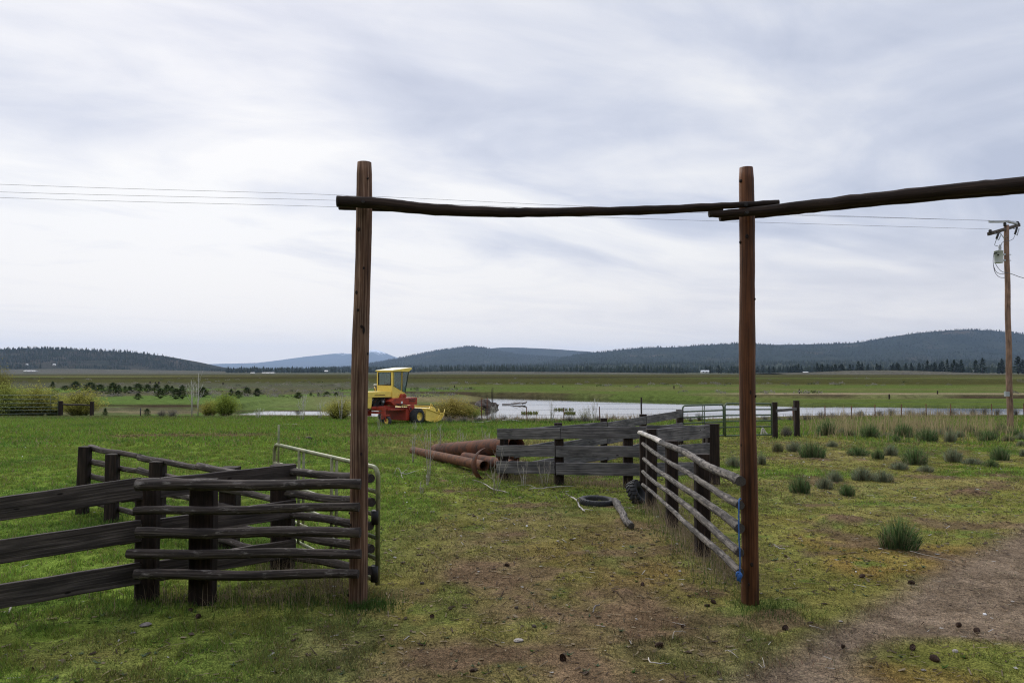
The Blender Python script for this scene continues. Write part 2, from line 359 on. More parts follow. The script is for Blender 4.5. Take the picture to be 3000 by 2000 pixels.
def plain(name, c1, c2=None, scale=8, rough=.6, metal=0, bump=.1, thr=(.4, .65), spec=.4, coat=0, patch=None):
    """object-space noise between two real colours"""
    m, t, N = nt(name); tc = N('ShaderNodeTexCoord'); n = N('ShaderNodeTexNoise'); n.inputs['Scale'].default_value = scale; n.inputs['Detail'].default_value = 6; n.inputs['Roughness'].default_value = .65
    lk(t, tc.outputs['Object'], n.inputs['Vector']); r = ramp(N, [(thr[0], c1), (thr[1], c2 or tuple(v * .7 for v in c1))]); lk(t, n.outputs[0], r.inputs[0])
    bs = N('ShaderNodeBsdfPrincipled'); bs.inputs['Roughness'].default_value = rough; bs.inputs['Metallic'].default_value = metal; bs.inputs['Specular IOR Level'].default_value = spec; bs.inputs['Coat Weight'].default_value = coat
    co = r.outputs[0]
    if patch:   # rust, grime or scuffs: a second colour in ragged patches
        n3 = N('ShaderNodeTexNoise'); n3.inputs['Scale'].default_value = patch[1]; n3.inputs['Detail'].default_value = 8; n3.inputs['Roughness'].default_value = .72; lk(t, tc.outputs['Object'], n3.inputs['Vector'])
        r3 = ramp(N, [(patch[2], (0, 0, 0)), (patch[2] + .06, (1, 1, 1))]); lk(t, n3.outputs[0], r3.inputs[0]); m3 = N('ShaderNodeMix'); m3.data_type = 'RGBA'; lk(t, r3.outputs[0], m3.inputs[0]); lk(t, co, m3.inputs[6]); m3.inputs[7].default_value = (*patch[0], 1); co = m3.outputs[2]
    lk(t, co, bs.inputs['Base Color'])
    bp = N('ShaderNodeBump'); bp.inputs['Strength'].default_value = bump; bp.inputs['Distance'].default_value = .02; lk(t, n.outputs[0], bp.inputs['Height']); lk(t, bp.outputs[0], bs.inputs['Normal'])
    finish(t, N, bs.outputs[0]); return m
def leafy(name, trans=.35, rough=.7):
    """colour per leaf from the mesh, light comes partly through the blade"""
    m, t, N = nt(name); a = N('ShaderNodeAttribute'); a.attribute_name = 'Col'
    d = N('ShaderNodeBsdfDiffuse'); tr = N('ShaderNodeBsdfTranslucent'); mx = N('ShaderNodeMixShader'); mx.inputs[0].default_value = trans
    lk(t, a.outputs['Color'], d.inputs['Color']); lk(t, a.outputs['Color'], tr.inputs['Color']); lk(t, d.outputs[0], mx.inputs[1]); lk(t, tr.outputs[0], mx.inputs[2])
    finish(t, N, mx.outputs[0]); return m
def land_mat(name, fine=1.0):
    m, t, N = nt(name); a = N('ShaderNodeAttribute'); a.attribute_name = 'Col'; g = N('ShaderNodeNewGeometry')
    n1 = N('ShaderNodeTexNoise'); n1.inputs['Scale'].default_value = 22; n1.inputs['Detail'].default_value = 5; n1.inputs['Roughness'].default_value = .7; lk(t, g.outputs['Position'], n1.inputs['Vector'])
    n2 = N('ShaderNodeTexNoise'); n2.inputs['Scale'].default_value = 1.3; n2.inputs['Detail'].default_value = 8; n2.inputs['Roughness'].default_value = .72; lk(t, g.outputs['Position'], n2.inputs['Vector'])
    r1 = ramp(N, [(.32, (.5, .5, .52)), (.68, (1.5, 1.45, 1.4))]); lk(t, n1.outputs[0], r1.inputs[0]); r2 = ramp(N, [(.3, (.62, .62, .62)), (.72, (1.4, 1.4, 1.4))]); lk(t, n2.outputs[0], r2.inputs[0])
    x1 = N('ShaderNodeMix'); x1.data_type = 'RGBA'; x1.blend_type = 'MULTIPLY'; x1.inputs[0].default_value = fine; lk(t, a.outputs['Color'], x1.inputs[6]); lk(t, r1.outputs[0], x1.inputs[7])
    x2 = N('ShaderNodeMix'); x2.data_type = 'RGBA'; x2.blend_type = 'MULTIPLY'; x2.inputs[0].default_value = fine; lk(t, x1.outputs[2], x2.inputs[6]); lk(t, r2.outputs[0], x2.inputs[7])
    n3 = N('ShaderNodeTexNoise'); n3.inputs['Scale'].default_value = 75; n3.inputs['Detail'].default_value = 3; lk(t, g.outputs['Position'], n3.inputs['Vector']); r3 = ramp(N, [(.36, (.5, .5, .5)), (.5, (1, 1, 1)), (.68, (1.6, 1.5, 1.35))]); lk(t, n3.outputs[0], r3.inputs[0])
    x3 = N('ShaderNodeMix'); x3.data_type = 'RGBA'; x3.blend_type = 'MULTIPLY'; x3.inputs[0].default_value = fine; lk(t, x2.outputs[2], x3.inputs[6]); lk(t, r3.outputs[0], x3.inputs[7])
    bs = N('ShaderNodeBsdfDiffuse'); lk(t, x3.outputs[2], bs.inputs['Color'])
    bp = N('ShaderNodeBump'); bp.inputs['Strength'].default_value = .5; bp.inputs['Distance'].default_value = .02; lk(t, n1.outputs[0], bp.inputs['Height']); lk(t, bp.outputs[0], bs.inputs['Normal'])
    finish(t, N, bs.outputs[0]); return m
M = {}
M['land'] = land_mat('land_soil'); M['leaf'] = leafy('leaf'); M['needle'] = leafy('needle', .15)
M['post_l'] = wood('weathered_pole', (.024, .012, .008), (.155, .086, .053), (.46, .33, .23), knots=.075, bump=.9, sc=(1.3, 55))
M['post_r'] = wood('oiled_pole', (.018, .008, .004), (.105, .040, .015), (.25, .105, .042), knots=.06, bump=.8, rough=.6, sc=(1.0, 50))
M['beam'] = wood('dark_log', (.012, .008, .006), (.028, .018, .013), (.055, .036, .026), bump=.6, patches=(.07, .055, .03), pthr=(.62, .7))
M['tie'] = wood('creosote_tie', (.010, .007, .006), (.024, .016, .012), (.06, .04, .03), bump=.6, sc=(2, 30))
M['plank_d'] = wood('dark_plank', (.018, .014, .012), (.066, .055, .048), (.175, .15, .135), bump=.5, knots=.05)
M['rail_d'] = wood('dark_rail', (.014, .011, .009), (.056, .045, .038), (.165, .14, .12), bump=.9, patches=(.22, .195, .17), pthr=(.56, .66), pscale=5)
M['rail_l'] = wood('lichen_rail', (.05, .044, .039), (.16, .145, .128), (.38, .35, .31), bump=.9, patches=(.04, .035, .031), pthr=(.46, .58), pscale=6)
M['bare'] = wood('peeled_log', (.22, .2, .18), (.48, .45, .41), (.68, .66, .62), bump=.6, patches=(.12, .10, .09), pthr=(.62, .68), pscale=10)
M['plank_g'] = wood('grey_plank', (.035, .033, .033), (.115, .11, .109), (.26, .25, .245), bump=.5, knots=.055, patches=(.045, .042, .042), pthr=(.55, .68), pscale=2)
M['pole'] = wood('utility_wood', (.09, .05, .035), (.2, .125, .09), (.32, .22, .17), knots=.05, bump=.3)
M['rust'] = plain('rust', (.145, .052, .023), (.055, .028, .02), 5, .85, 0, .35, (.38, .62), .2, patch=((.03, .022, .02), 3, .58))
M['rust2'] = plain('rust_pale', (.17, .07, .032), (.065, .032, .021), 8, .85, 0, .35, (.38, .62), .2, patch=((.2, .135, .08), 4, .62))
M['rubber'] = plain('rubber', (.022, .022, .023), (.035, .034, .033), 12, .75, 0, .1)
M['gate_g'] = plain('green_gate_paint', (.06, .10, .055), (.10, .12, .075), 9, .5, .1)
M['gate_o'] = plain('worn_gate_paint', (.25, .245, .125), (.11, .14, .06), 6, .5, .1, thr=(.45, .6))
M['yellow'] = plain('yellow_paint', (.86, .63, .12), (.72, .51, .09), 5, .45, thr=(.4, .7), patch=((.40, .25, .08), 6, .62))
M['cream'] = plain('cream_roof', (.78, .72, .52), (.7, .6, .35), 3, .5)  # cream, paler than the yellow roof it lies on
M['red'] = plain('red_paint', (.42, .042, .018), (.25, .03, .016), 6, .55, patch=((.09, .035, .022), 7, .56), thr=(.35, .75))
M['black'] = plain('black_iron', (.012, .012, .012), (.03, .022, .018), 10, .6)
M['steel'] = plain('grey_steel', (.36, .38, .39), (.28, .29, .3), 6, .5, .3)
M['grey'] = plain('transformer_grey', (.46, .49, .50), (.40, .42, .43), 5, .5)
M['wire'] = plain('wire', (.10, .10, .11), (.08, .08, .085), 5, .5, .5)
M['rope'] = plain('blue_rope', (.05, .16, .42), (.03, .10, .30), 60, .8)
M['white'] = plain('white_paint', (.75, .75, .73), (.65, .64, .6), 2, .6)
M['stone'] = plain('pale_stone', (.36, .32, .28), (.24, .21, .18), 14, .9, 0, .4)
M['bark'] = plain('grey_bark', (.22, .19, .165), (.10, .085, .075), 12, .9, 0, .5)
M['twig'] = plain('dry_twig', (.44, .40, .34), (.26, .23, .19), 8, .9)
M['birch'] = plain('white_stem', (.5, .48, .43), (.34, .32, .28), 8, .9)
M['cone'] = plain('cone_scale', (.05, .027, .017), (.10, .058, .036), 30, .8)
M['mud'] = plain('mud', (.075, .055, .04), (.035, .026, .02), 3, .95, 0, .6)
M['roofg'] = plain('metal_roof', (.6, .62, .64), (.5, .52, .54), 1, .4)
M['brownwall'] = plain('brown_wall', (.16, .11, .08), (.12, .08, .06), 1, .8)
M['trunk'] = plain('conifer_bark', (.06, .042, .03), (.035, .025, .02), 2, .95)
def glass():
    m, t, N = nt('tinted_glass'); tr = N('ShaderNodeBsdfTransparent'); tr.inputs[0].default_value = (.40, .60, .58, 1)
    g = N('ShaderNodeBsdfGlossy'); g.inputs['Roughness'].default_value = .05; mx = N('ShaderNodeMixShader'); mx.inputs[0].default_value = .10
    lk(t, tr.outputs[0], mx.inputs[1]); lk(t, g.outputs[0], mx.inputs[2]); finish(t, N, mx.outputs[0]); return m
M['glass'] = glass()
def watermat():
    m, t, N = nt('river_water'); g = N('ShaderNodeNewGeometry'); mp = N('ShaderNodeMapping'); mp.inputs['Scale'].default_value = (.35, 1.6, 1); lk(t, g.outputs['Position'], mp.inputs[0])
    n = N('ShaderNodeTexNoise'); n.inputs['Scale'].default_value = 1.6; n.inputs['Detail'].default_value = 4; lk(t, mp.outputs[0], n.inputs['Vector'])
    n2 = N('ShaderNodeTexNoise'); n2.inputs['Scale'].default_value = .035; n2.inputs['Detail'].default_value = 3; lk(t, g.outputs['Position'], n2.inputs['Vector'])
    r = ramp(N, [(.42, (.02, .02, .02)), (.62, (.12, .12, .12))]); lk(t, n2.outputs[0], r.inputs[0])
    bp = N('ShaderNodeBump'); bp.inputs['Distance'].default_value = .05; lk(t, r.outputs[0], bp.inputs['Strength']); lk(t, n.outputs[0], bp.inputs['Height'])
    fr = N('ShaderNodeFresnel'); fr.inputs[0].default_value = 1.33; pw = N('ShaderNodeMath'); pw.operation = 'POWER'; lk(t, fr.outputs[0], pw.inputs[0]); pw.inputs[1].default_value = .4
    df = N('ShaderNodeBsdfDiffuse'); df.inputs[0].default_value = (.06, .06, .045, 1); gl = N('ShaderNodeBsdfGlossy'); gl.inputs['Roughness'].default_value = .03; lk(t, bp.outputs[0], gl.inputs['Normal']); mx = N('ShaderNodeMixShader'); lk(t, pw.outputs[0], mx.inputs[0]); lk(t, df.outputs[0], mx.inputs[1]); lk(t, gl.outputs[0], mx.inputs[2]); finish(t, N, mx.outputs[0]); return m
M['water'] = watermat()
# ================================================================ camera, light, sky, air
cam = bpy.data.cameras.new('camera'); co = bpy.data.objects.new('camera', cam); C.objects.link(co)
cam.sensor_width = 36; cam.lens = F / 3000 * 36; cam.clip_start = .05; cam.clip_end = 90000
co.location = CAM; co.rotation_euler = (math.pi / 2 + TH, 0, 0); SC.camera = co
AZ, EL = math.radians(-22), math.radians(36)
SUN = Vector((math.sin(AZ) * math.cos(EL), math.cos(AZ) * math.cos(EL), math.sin(EL)))
sl = bpy.data.lights.new('sun', 'SUN'); sl.energy = 1.5; sl.angle = math.radians(25); sl.color = (1, .96, .9)
so = bpy.data.objects.new('sun', sl); C.objects.link(so); so.rotation_euler = SUN.to_track_quat('Z', 'Y').to_euler(); so.location = (0, 0, 60)
def world():
    w = bpy.data.worlds.new('World'); SC.world = w; w.use_nodes = True; t = w.node_tree; t.nodes.clear(); N = t.nodes.new
    def mth(op, a, b=None, clamp=False):
        n = N('ShaderNodeMath'); n.operation = op; n.use_clamp = clamp
        for i, v in enumerate((a, b)):
            if v is None: continue
            if hasattr(v, 'is_linked') or hasattr(v, 'links'): lk(t, v, n.inputs[i])
            else: n.inputs[i].default_value = v
        return n.outputs[0]
    def mix(f, a, b):
        n = N('ShaderNodeMix'); n.data_type = 'RGBA'
        for s, v in ((0, f), (6, a), (7, b)):
            if isinstance(v, tuple): n.inputs[s].default_value = (*v, 1)
            elif isinstance(v, float): n.inputs[s].default_value = v
            else: lk(t, v, n.inputs[s])
        return n.outputs[2]
    tc = N('ShaderNodeTexCoord'); sp = N('ShaderNodeSeparateXYZ'); lk(t, tc.outputs['Generated'], sp.inputs[0]); x, y, z = sp.outputs
    zz = mth('ADD', mth('MAXIMUM', z, 0.0), .09); u = mth('DIVIDE', x, zz); v = mth('DIVIDE', y, zz)
    ca, sa = math.cos(math.radians(52)), math.sin(math.radians(52))
    al = mth('ADD', mth('MULTIPLY', u, sa), mth('MULTIPLY', v, ca)); ac = mth('SUBTRACT', mth('MULTIPLY', u, ca), mth('MULTIPLY', v, sa))
    def noise(ka, kc, off, det, rough, dist):
        cb = N('ShaderNodeCombineXYZ'); lk(t, mth('MULTIPLY', al, ka), cb.inputs[0]); lk(t, mth('MULTIPLY', ac, kc), cb.inputs[1]); cb.inputs[2].default_value = off
        n = N('ShaderNodeTexNoise'); n.inputs['Scale'].default_value = 1; n.inputs['Detail'].default_value = det; n.inputs['Roughness'].default_value = rough; n.inputs['Distortion'].default_value = dist; lk(t, cb.outputs[0], n.inputs['Vector']); return n.outputs[0]
    n1 = noise(.62, 1.05, CLOUD_SEED, 8, .5, .9); n2 = noise(.16, .38, CLOUD_SEED + 4.7, 3, .5, .3); n3 = noise(1.7, 2.6, 9.1, 7, .6, 1.0)
    f = mth('ADD', mth('ADD', mth('MULTIPLY', n1, .95), mth('MULTIPLY', n2, .42)), mth('MULTIPLY', n3, .20))
    dt = N('ShaderNodeVectorMath'); dt.operation = 'DOT_PRODUCT'; lk(t, tc.outputs['Generated'], dt.inputs[0]); gl = Vector((math.sin(math.radians(-14)) * math.cos(math.radians(13)), math.cos(math.radians(-14)) * math.cos(math.radians(13)), math.sin(math.radians(13)))); dt.inputs[1].default_value = gl
    near = mth('MULTIPLY', mth('SUBTRACT', dt.outputs['Value'], .72), 3.6, True)   # 0..1 towards the veiled sun
    f = mth('ADD', f, mth('MULTIPLY', near, .10)); f = mth('SUBTRACT', f, mth('ADD', mth('ADD', mth('MULTIPLY', x, .15), .038), mth('MULTIPLY', z, .22)))
    r = ramp(N, [(.54, (.40, .432, .525)), (.65, (.495, .52, .598)), (.75, (.61, .62, .662)), (.88, (.735, .728, .722))]); lk(t, f, r.inputs[0])
    hz = N('ShaderNodeMapRange'); hz.interpolation_type = 'SMOOTHSTEP'; lk(t, z, hz.inputs[0]); hz.inputs[1].default_value = .02; hz.inputs[2].default_value = .20; hz.inputs[3].default_value = .72; hz.inputs[4].default_value = 0
    c = mix(hz.outputs[0], r.outputs[0], (.80, .745, .69))
    # the deck is thick and dark behind the camera
    d2 = N('ShaderNodeVectorMath'); d2.operation = 'DOT_PRODUCT'; lk(t, tc.outputs['Generated'], d2.inputs[0]); d2.inputs[1].default_value = (math.sin(AZ), math.cos(AZ), 0)
    bk = N('ShaderNodeMapRange'); bk.interpolation_type = 'SMOOTHSTEP'; lk(t, d2.outputs['Value'], bk.inputs[0]); bk.inputs[1].default_value = -.55; bk.inputs[2].default_value = .62; bk.inputs[3].default_value = BACK; bk.inputs[4].default_value = 1.0
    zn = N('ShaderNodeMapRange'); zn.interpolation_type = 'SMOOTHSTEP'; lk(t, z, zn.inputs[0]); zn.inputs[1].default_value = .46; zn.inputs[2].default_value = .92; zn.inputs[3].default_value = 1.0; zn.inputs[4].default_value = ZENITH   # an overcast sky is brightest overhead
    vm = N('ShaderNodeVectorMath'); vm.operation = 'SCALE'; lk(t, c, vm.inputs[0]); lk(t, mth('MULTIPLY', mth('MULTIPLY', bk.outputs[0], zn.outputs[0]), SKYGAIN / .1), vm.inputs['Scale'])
    sky = N('ShaderNodeTexSky'); sky.sky_type = 'NISHITA'; sky.sun_disc = False; sky.sun_elevation = EL; sky.sun_rotation = AZ; sky.dust_density = 2
    c = mix(.94, sky.outputs[0], vm.outputs[0])
    bg = N('ShaderNodeBackground'); bg.inputs['Strength'].default_value = .1; lk(t, c, bg.inputs[0]); o = N('ShaderNodeOutputWorld'); lk(t, bg.outputs[0], o.inputs[0])
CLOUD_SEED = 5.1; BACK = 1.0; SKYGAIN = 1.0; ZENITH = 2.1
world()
def haze():
    b = MB(); b.v = [Vector((x, y, z)) for z in (-6, 660) for x, y in ((-16000, -1500), (16000, -1500), (16000, 24500), (-16000, 17500))]
    b.f = [(3, 2, 1, 0), (4, 5, 6, 7), (0, 1, 5, 4), (1, 2, 6, 5), (2, 3, 7, 6), (3, 0, 4, 7)]; b.u = [[(0, 0)] * 4] * 6; b.m = [0] * 6; b.sm = [False] * 6
    m, t, N = nt('air'); v = N('ShaderNodeVolumePrincipled'); v.inputs['Color'].default_value = (.50, .68, 1, 1); v.inputs['Density'].default_value = 4.2e-5; v.inputs['Anisotropy'].default_value = .4
    o = N('ShaderNodeOutputMaterial'); lk(t, v.outputs[0], o.inputs['Volume'])
    tag(b.build('haze', m), 'thin blue haze over the far valley and hills', None, None, 'stuff')
haze()
SC.view_settings.view_transform = 'Standard'; SC.view_settings.look = 'None'; SC.view_settings.gamma = 1; SC.view_settings.exposure = .38; SC.view_settings.use_curve_mapping = False
SC.cycles.max_bounces = 5; SC.cycles.diffuse_bounces = 2; SC.cycles.glossy_bounces = 2; SC.cycles.transmission_bounces = 3; SC.cycles.transparent_max_bounces = 10; SC.cycles.volume_bounces = 0
SC.cycles.use_denoising = True; SC.cycles.filter_width = 1.15; SC.cycles.denoiser = 'OPENIMAGEDENOISE'; SC.cycles.denoising_input_passes = 'RGB_ALBEDO_NORMAL'; SC.cycles.denoising_prefilter = 'NONE'; SC.cycles.use_adaptive_sampling = False; SC.cycles.adaptive_threshold = .015
# ================================================================ unseen barn added behind the camera to shade the near yard
def barn():
    m = MB()
    for x0, x1 in ((-15, -3.2), (3.2, 15)): m.box(x0, x1, -1.75, -1.5, 0, 5.6)
    m.box(-15, -14.7, -15, -1.76, 0, 5.6); m.box(14.7, 15, -15, -1.76, 0, 5.6); m.box(-15, 15, -15.3, -15.02, 0, 5.6); m.box(-3.19, 3.19, -1.75, -1.5, 3.6, 5.6)
    w = m.build('added_shade_wall', M['plank_d']); w['kind'] = 'structure'
    m = MB(); m.prism([V3(-15.8, -.2, 5.2), V3(-15.8, -8.4, 9.2), V3(-15.8, -16.6, 5.2), V3(-15.8, -16.6, 5.35), V3(-15.8, -8.4, 9.4), V3(-15.8, -.2, 5.35)], (31.6, 0, 0)); r = m.build('added_shade_roof', M['plank_d']); r['kind'] = 'structure'
def V3(x, y, z): return Vector((x, y, z))
barn()
# ================================================================ ground, road, river
def ground():
    ys = [-40, -25, -15, -8, -3, 0, 2]; y = 3.6
    while y < 60: ys.append(y); y *= 1.0085
    while y < 260: ys.append(y); y *= 1.006
    while y < 20000: ys.append(y); y *= 1.035
    ys = np.array(ys); nc = 400; t = np.linspace(-1, 1, nc + 1); sx = .42 * t + .58 * t ** 3
    half = np.maximum(.95 * ys + 15, 22); X = sx[None, :] * half[:, None]; Y = np.repeat(ys[:, None], nc + 1, 1)
    x, y = X.ravel(), Y.ravel(); z = z_full(x, y); rgb, dens, dirt, rsd, lush = ground_rgb(x, y)
    z = z - .03 * sst(.1, -.3, rsd) * (y < 40); rgb = rgb * (1 - .16 * lush[:, None] * (y[:, None] < 55))
    co = np.stack([x, y, z], 1); nr = len(ys)
    i = np.arange(nr - 1)[:, None] * (nc + 1) + np.arange(nc)[None, :]; i = i.ravel()
    fc = np.stack([i, i + 1, i + nc + 2, i + nc + 1], 1)
    onroad = (rsd[fc].mean(1) < 0) & (y[fc].mean(1) < 40)
    for nm, sel in (('ground', ~onroad), ('dirt_road', onroad)):
        f = fc[sel]; used = np.unique(f); mp = np.zeros(len(co), np.int64); mp[used] = np.arange(len(used))
        tag(link(nm, npmesh(nm, co[used], mp[f], rgb[used], True, M['land'])), None, None, None, 'structure')
ground()
pts = RV.copy(); cx, cy = pts[:, 0].mean(), pts[:, 1].mean()
wm = npmesh('river', [(-95, 52, WATER), (150, 52, WATER), (150, 128, WATER), (-95, 128, WATER)], [(0, 1, 2, 3)], None, False, M['water'])
tag(link('river', wm), None, None, None, 'structure')
# ================================================================ hills
HF = {}
def hillmat(name, c1, c2, sc, c3=None):
    m, t, N = nt(name); g = N('ShaderNodeNewGeometry'); n = N('ShaderNodeTexNoise'); n.inputs['Scale'].default_value = sc; n.inputs['Detail'].default_value = 9; n.inputs['Roughness'].default_value = .65
    lk(t, g.outputs['Position'], n.inputs['Vector']); r = ramp(N, [(.38, c1), (.6, c2)] + ([(.7, c3)] if c3 else [])); lk(t, n.outputs[0], r.inputs[0])
    n2 = N('ShaderNodeTexNoise'); n2.inputs['Scale'].default_value = sc * 22; n2.inputs['Detail'].default_value = 3; lk(t, g.outputs['Position'], n2.inputs['Vector']); r2 = ramp(N, [(.35, (.5, .5, .5)), (.65, (1.35, 1.35, 1.35))]); lk(t, n2.outputs[0], r2.inputs[0])
    mx = N('ShaderNodeMix'); mx.data_type = 'RGBA'; mx.blend_type = 'MULTIPLY'; mx.inputs[0].default_value = 1; lk(t, r.outputs[0], mx.inputs[6]); lk(t, r2.outputs[0], mx.inputs[7])
    bs = N('ShaderNodeBsdfPrincipled'); bs.inputs['Roughness'].default_value = 1; bs.inputs['Specular IOR Level'].default_value = 0; lk(t, mx.outputs[2], bs.inputs['Base Color']); finish(t, N, bs.outputs[0]); return m
def hill(name, sil, dist, front, back, mat, rough=.16, nx=150, ny=40, seed=1, ex=None):
    X = []; H = []
    for px, py in sil:
        p = P('D', px, py, dist); X.append(p.x); H.append(p.z)
    xs = np.linspace(X[0], X[-1], nx); hs = np.interp(xs, X, H)
    for _ in range(2): hs[1:-1] = (hs[:-2] + hs[1:-1] * 2 + hs[2:]) / 4
    tf = np.concatenate([np.linspace(-1, 0, ny), np.linspace(0, 1, 12)[1:]])
    x = np.repeat(xs[None, :], len(tf), 0); t = np.repeat(tf[:, None], nx, 1); h = np.repeat(hs[None, :], len(tf), 0)
    y = dist + np.where(t < 0, t * front, t * back); pf = np.where(t < 0, sst(-1.02, .12, t) / sst(-1.02, .12, 0), 1 - t ** 2)
    L = front / 2.4
    n = fbm(x / L, y / L * .7, seed * 31, 5); rid = 1 - np.abs(n - .5) * 4
    edge = np.clip(-t * 4, 0, 1) * np.clip((t + 1) * 3, 0, 1)
    z = -2 + (h + 2) * pf * (1 - rough * 2.2 * edge * (1 - np.clip(rid, -.2, 1))) + h * .025 * (fbm(x / L * 9, y / L * 9, seed * 7, 3) - .5) * (t <= .02)
    co = np.stack([x, y, z], 2); r, c = x.shape
    i = (np.arange(r - 1)[:, None] * c + np.arange(c - 1)[None, :]).ravel()
    fc = np.stack([i, i + 1, i + c + 1, i + c], 1)
    o = link(name, npmesh(name, co.reshape(-1, 3), fc, None, True, mat)); tag(o, None, None, None, 'structure'); HF[name] = co
    return co
FG, FG2, SAGE = (.024, .034, .026), (.036, .044, .03), (.12, .105, .08)
far_m = hillmat('far_mountain', (.05, .06, .05), (.07, .075, .06), .0012, (.085, .085, .075))
def snowmat():
    m = far_m; t = m.node_tree; N = t.nodes.new; g = N('ShaderNodeNewGeometry'); s = N('ShaderNodeSeparateXYZ'); lk(t, g.outputs['Position'], s.inputs[0])
    n = N('ShaderNodeTexNoise'); n.inputs['Scale'].default_value = .006; n.inputs['Detail'].default_value = 6; lk(t, g.outputs['Position'], n.inputs['Vector'])
    a = N('ShaderNodeMath'); a.operation = 'MULTIPLY_ADD'; lk(t, n.outputs[0], a.inputs[0]); a.inputs[1].default_value = 370; lk(t, s.outputs[2], a.inputs[2])
    r = N('ShaderNodeMapRange'); lk(t, a.outputs[0], r.inputs[0]); r.inputs[1].default_value = 680; r.inputs[2].default_value = 730
    bs = [q for q in t.nodes if q.type == 'BSDF_PRINCIPLED'][0]; old = bs.inputs['Base Color'].links[0].from_socket
    mx = N('ShaderNodeMix'); mx.data_type = 'RGBA'; lk(t, r.outputs[0], mx.inputs[0]); lk(t, old, mx.inputs[6]); mx.inputs[7].default_value = (.8, .82, .85, 1); lk(t, mx.outputs[2], bs.inputs['Base Color'])
snowmat()
hill('far_mountain', [(380, 840), (470, 836), (560, 834), (600, 833), (650, 827), (700, 819), (760, 812.5), (785, 810), (815, 814), (845, 806), (862, 801.5), (880, 808), (905, 819), (960, 832), (1100, 846), (1250, 852)], 22000, 6500, 1800, far_m, .12, seed=3)
hm = hillmat('forested_hill', FG, FG2, .0022, (.085, .072, .05))
hill('hill', [(1000, 832), (1060, 816), (1120, 801), (1150, 797.5), (1220, 799), (1280, 802), (1350, 807), (1420, 813), (1520, 820), (1700, 835), (1800, 850)], 9000, 2600, 900, hm, .14, seed=5)
hill('hill', [(760, 851), (840, 839), (900, 826), (950, 816), (1000, 806), (1050, 799), (1085, 794.5), (1110, 798), (1150, 807), (1200, 815), (1300, 821), (1420, 829), (1560, 838), (1700, 851)], 7000, 2600, 900, hm, .16, seed=8)
HB = HF['hill']
hill('hill', [(1180, 851), (1250, 832), (1320, 816), (1380, 809), (1420, 804.5), (1470, 799), (1520, 798), (1560, 797), (1620, 793), (1660, 790), (1700, 789), (1760, 791.5), (1850, 790.5), (1950, 788), (2000, 783), (2050, 773),
              (2100, 765), (2150, 762), (2180, 758), (2220, 757), (2280, 759), (2352, 768), (2480, 777), (2700, 792), (2950, 815), (3200, 850)], 5600, 2500, 900, hillmat('forested_hill_near', FG, FG2, .003, (.10, .078, .05)), .2, 220, 60, seed=13)
HR = HF['hill']
hill('hill', [(480, 856), (560, 851), (700, 849), (900, 845), (1100, 841), (1400, 836), (1700, 832), (1900, 830), (2100, 829), (2400, 828), (2700, 828), (3100, 834)], 3300, 1100, 700, hillmat('foothill', (.035, .045, .026), (.06, .064, .04), .006, (.10, .09, .06)), .15, 200, 30, seed=17)
HM = HF['hill']
hill('hill', [(-420, 802), (-150, 800), (0, 803), (100, 801), (200, 804.5), (290, 809), (350, 815), (400, 825), (430, 834), (470, 846), (505, 852), (540, 857), (580, 860)], 2900, 900, 600, hillmat('left_hill', (.028, .034, .024), (.055, .05, .036), .009, (.12, .10, .075)), .16, 200, 50, seed=21)
HL = HF['hill']
sage_h = hillmat('sage_rise', (.095, .088, .068), (.115, .108, .08), .02)
hill('hill', [(1780, 857), (1890, 854.5), (1960, 851), (2040, 850), (2120, 852), (2200, 855), (2280, 857.5)], 900, 90, 150, sage_h, .1, 80, 16, seed=23)
hill('hill', [(880, 857.5), (960, 854.5), (1050, 852), (1200, 853.5), (1400, 855), (1560, 857)], 1250, 90, 150, sage_h, .1, 80, 16, seed=25)
hill('hill', [(-300, 848), (0, 849), (150, 846.5), (300, 849), (420, 851), (520, 853), (620, 857)], 1900, 260, 500, sage_h, .2, 90, 16, seed=27)
# ---------------------------------------------------------------- forests as one mass each
def forest(name, pts, hs, label, tiers=1, sides=5, seed=1):
    R = np.random.RandomState(seed); n = len(pts); V = []; Fc = []; Cl = []; b = 0; pts = np.asarray(pts); hs = np.asarray(hs)
    cols = col(.026, .037, .025) * (.8 + .45 * R.rand(n, 1)) + R.rand(n, 1) * col(.008, .007, .002)
    for k in range(tiers):
        z0 = hs * (.12 + .75 * k / tiers); z1 = hs * (min(1, .12 + .75 * (k + 1) / tiers + .22)) if k < tiers - 1 else hs; rr = hs * (.20 - .13 * k / max(tiers, 1)) * (.75 + .5 * R.rand(n))
        ang = R.rand(n) * 6.28
        ring = np.stack([np.stack([pts[:, 0] + rr * np.cos(ang + 6.283 * j / sides) * (.75 + .5 * R.rand(n)), pts[:, 1] + rr * np.sin(ang + 6.283 * j / sides) * (.75 + .5 * R.rand(n)), pts[:, 2] + z0 - hs * .06 * R.rand(n)], 1) for j in range(sides)], 1)
        tip = np.stack([pts[:, 0] + hs * .02 * (R.rand(n) - .5), pts[:, 1], pts[:, 2] + z1], 1)[:, None]
        V.append(np.concatenate([ring, tip], 1).reshape(-1, 3)); Cl.append(np.repeat(cols * (.8 + .4 * R.rand(n, 1)), sides + 1, 0))
        i0 = b + np.arange(n) * (sides + 1)
        for j in range(sides): Fc.append(np.stack([i0 + j, i0 + (j + 1) % sides, i0 + sides], 1))
        b += n * (sides + 1)
    tag(link(name, npmesh(name, np.concatenate(V), np.concatenate(Fc), np.concatenate(Cl), False, M['needle'])), label, None, None, 'stuff')
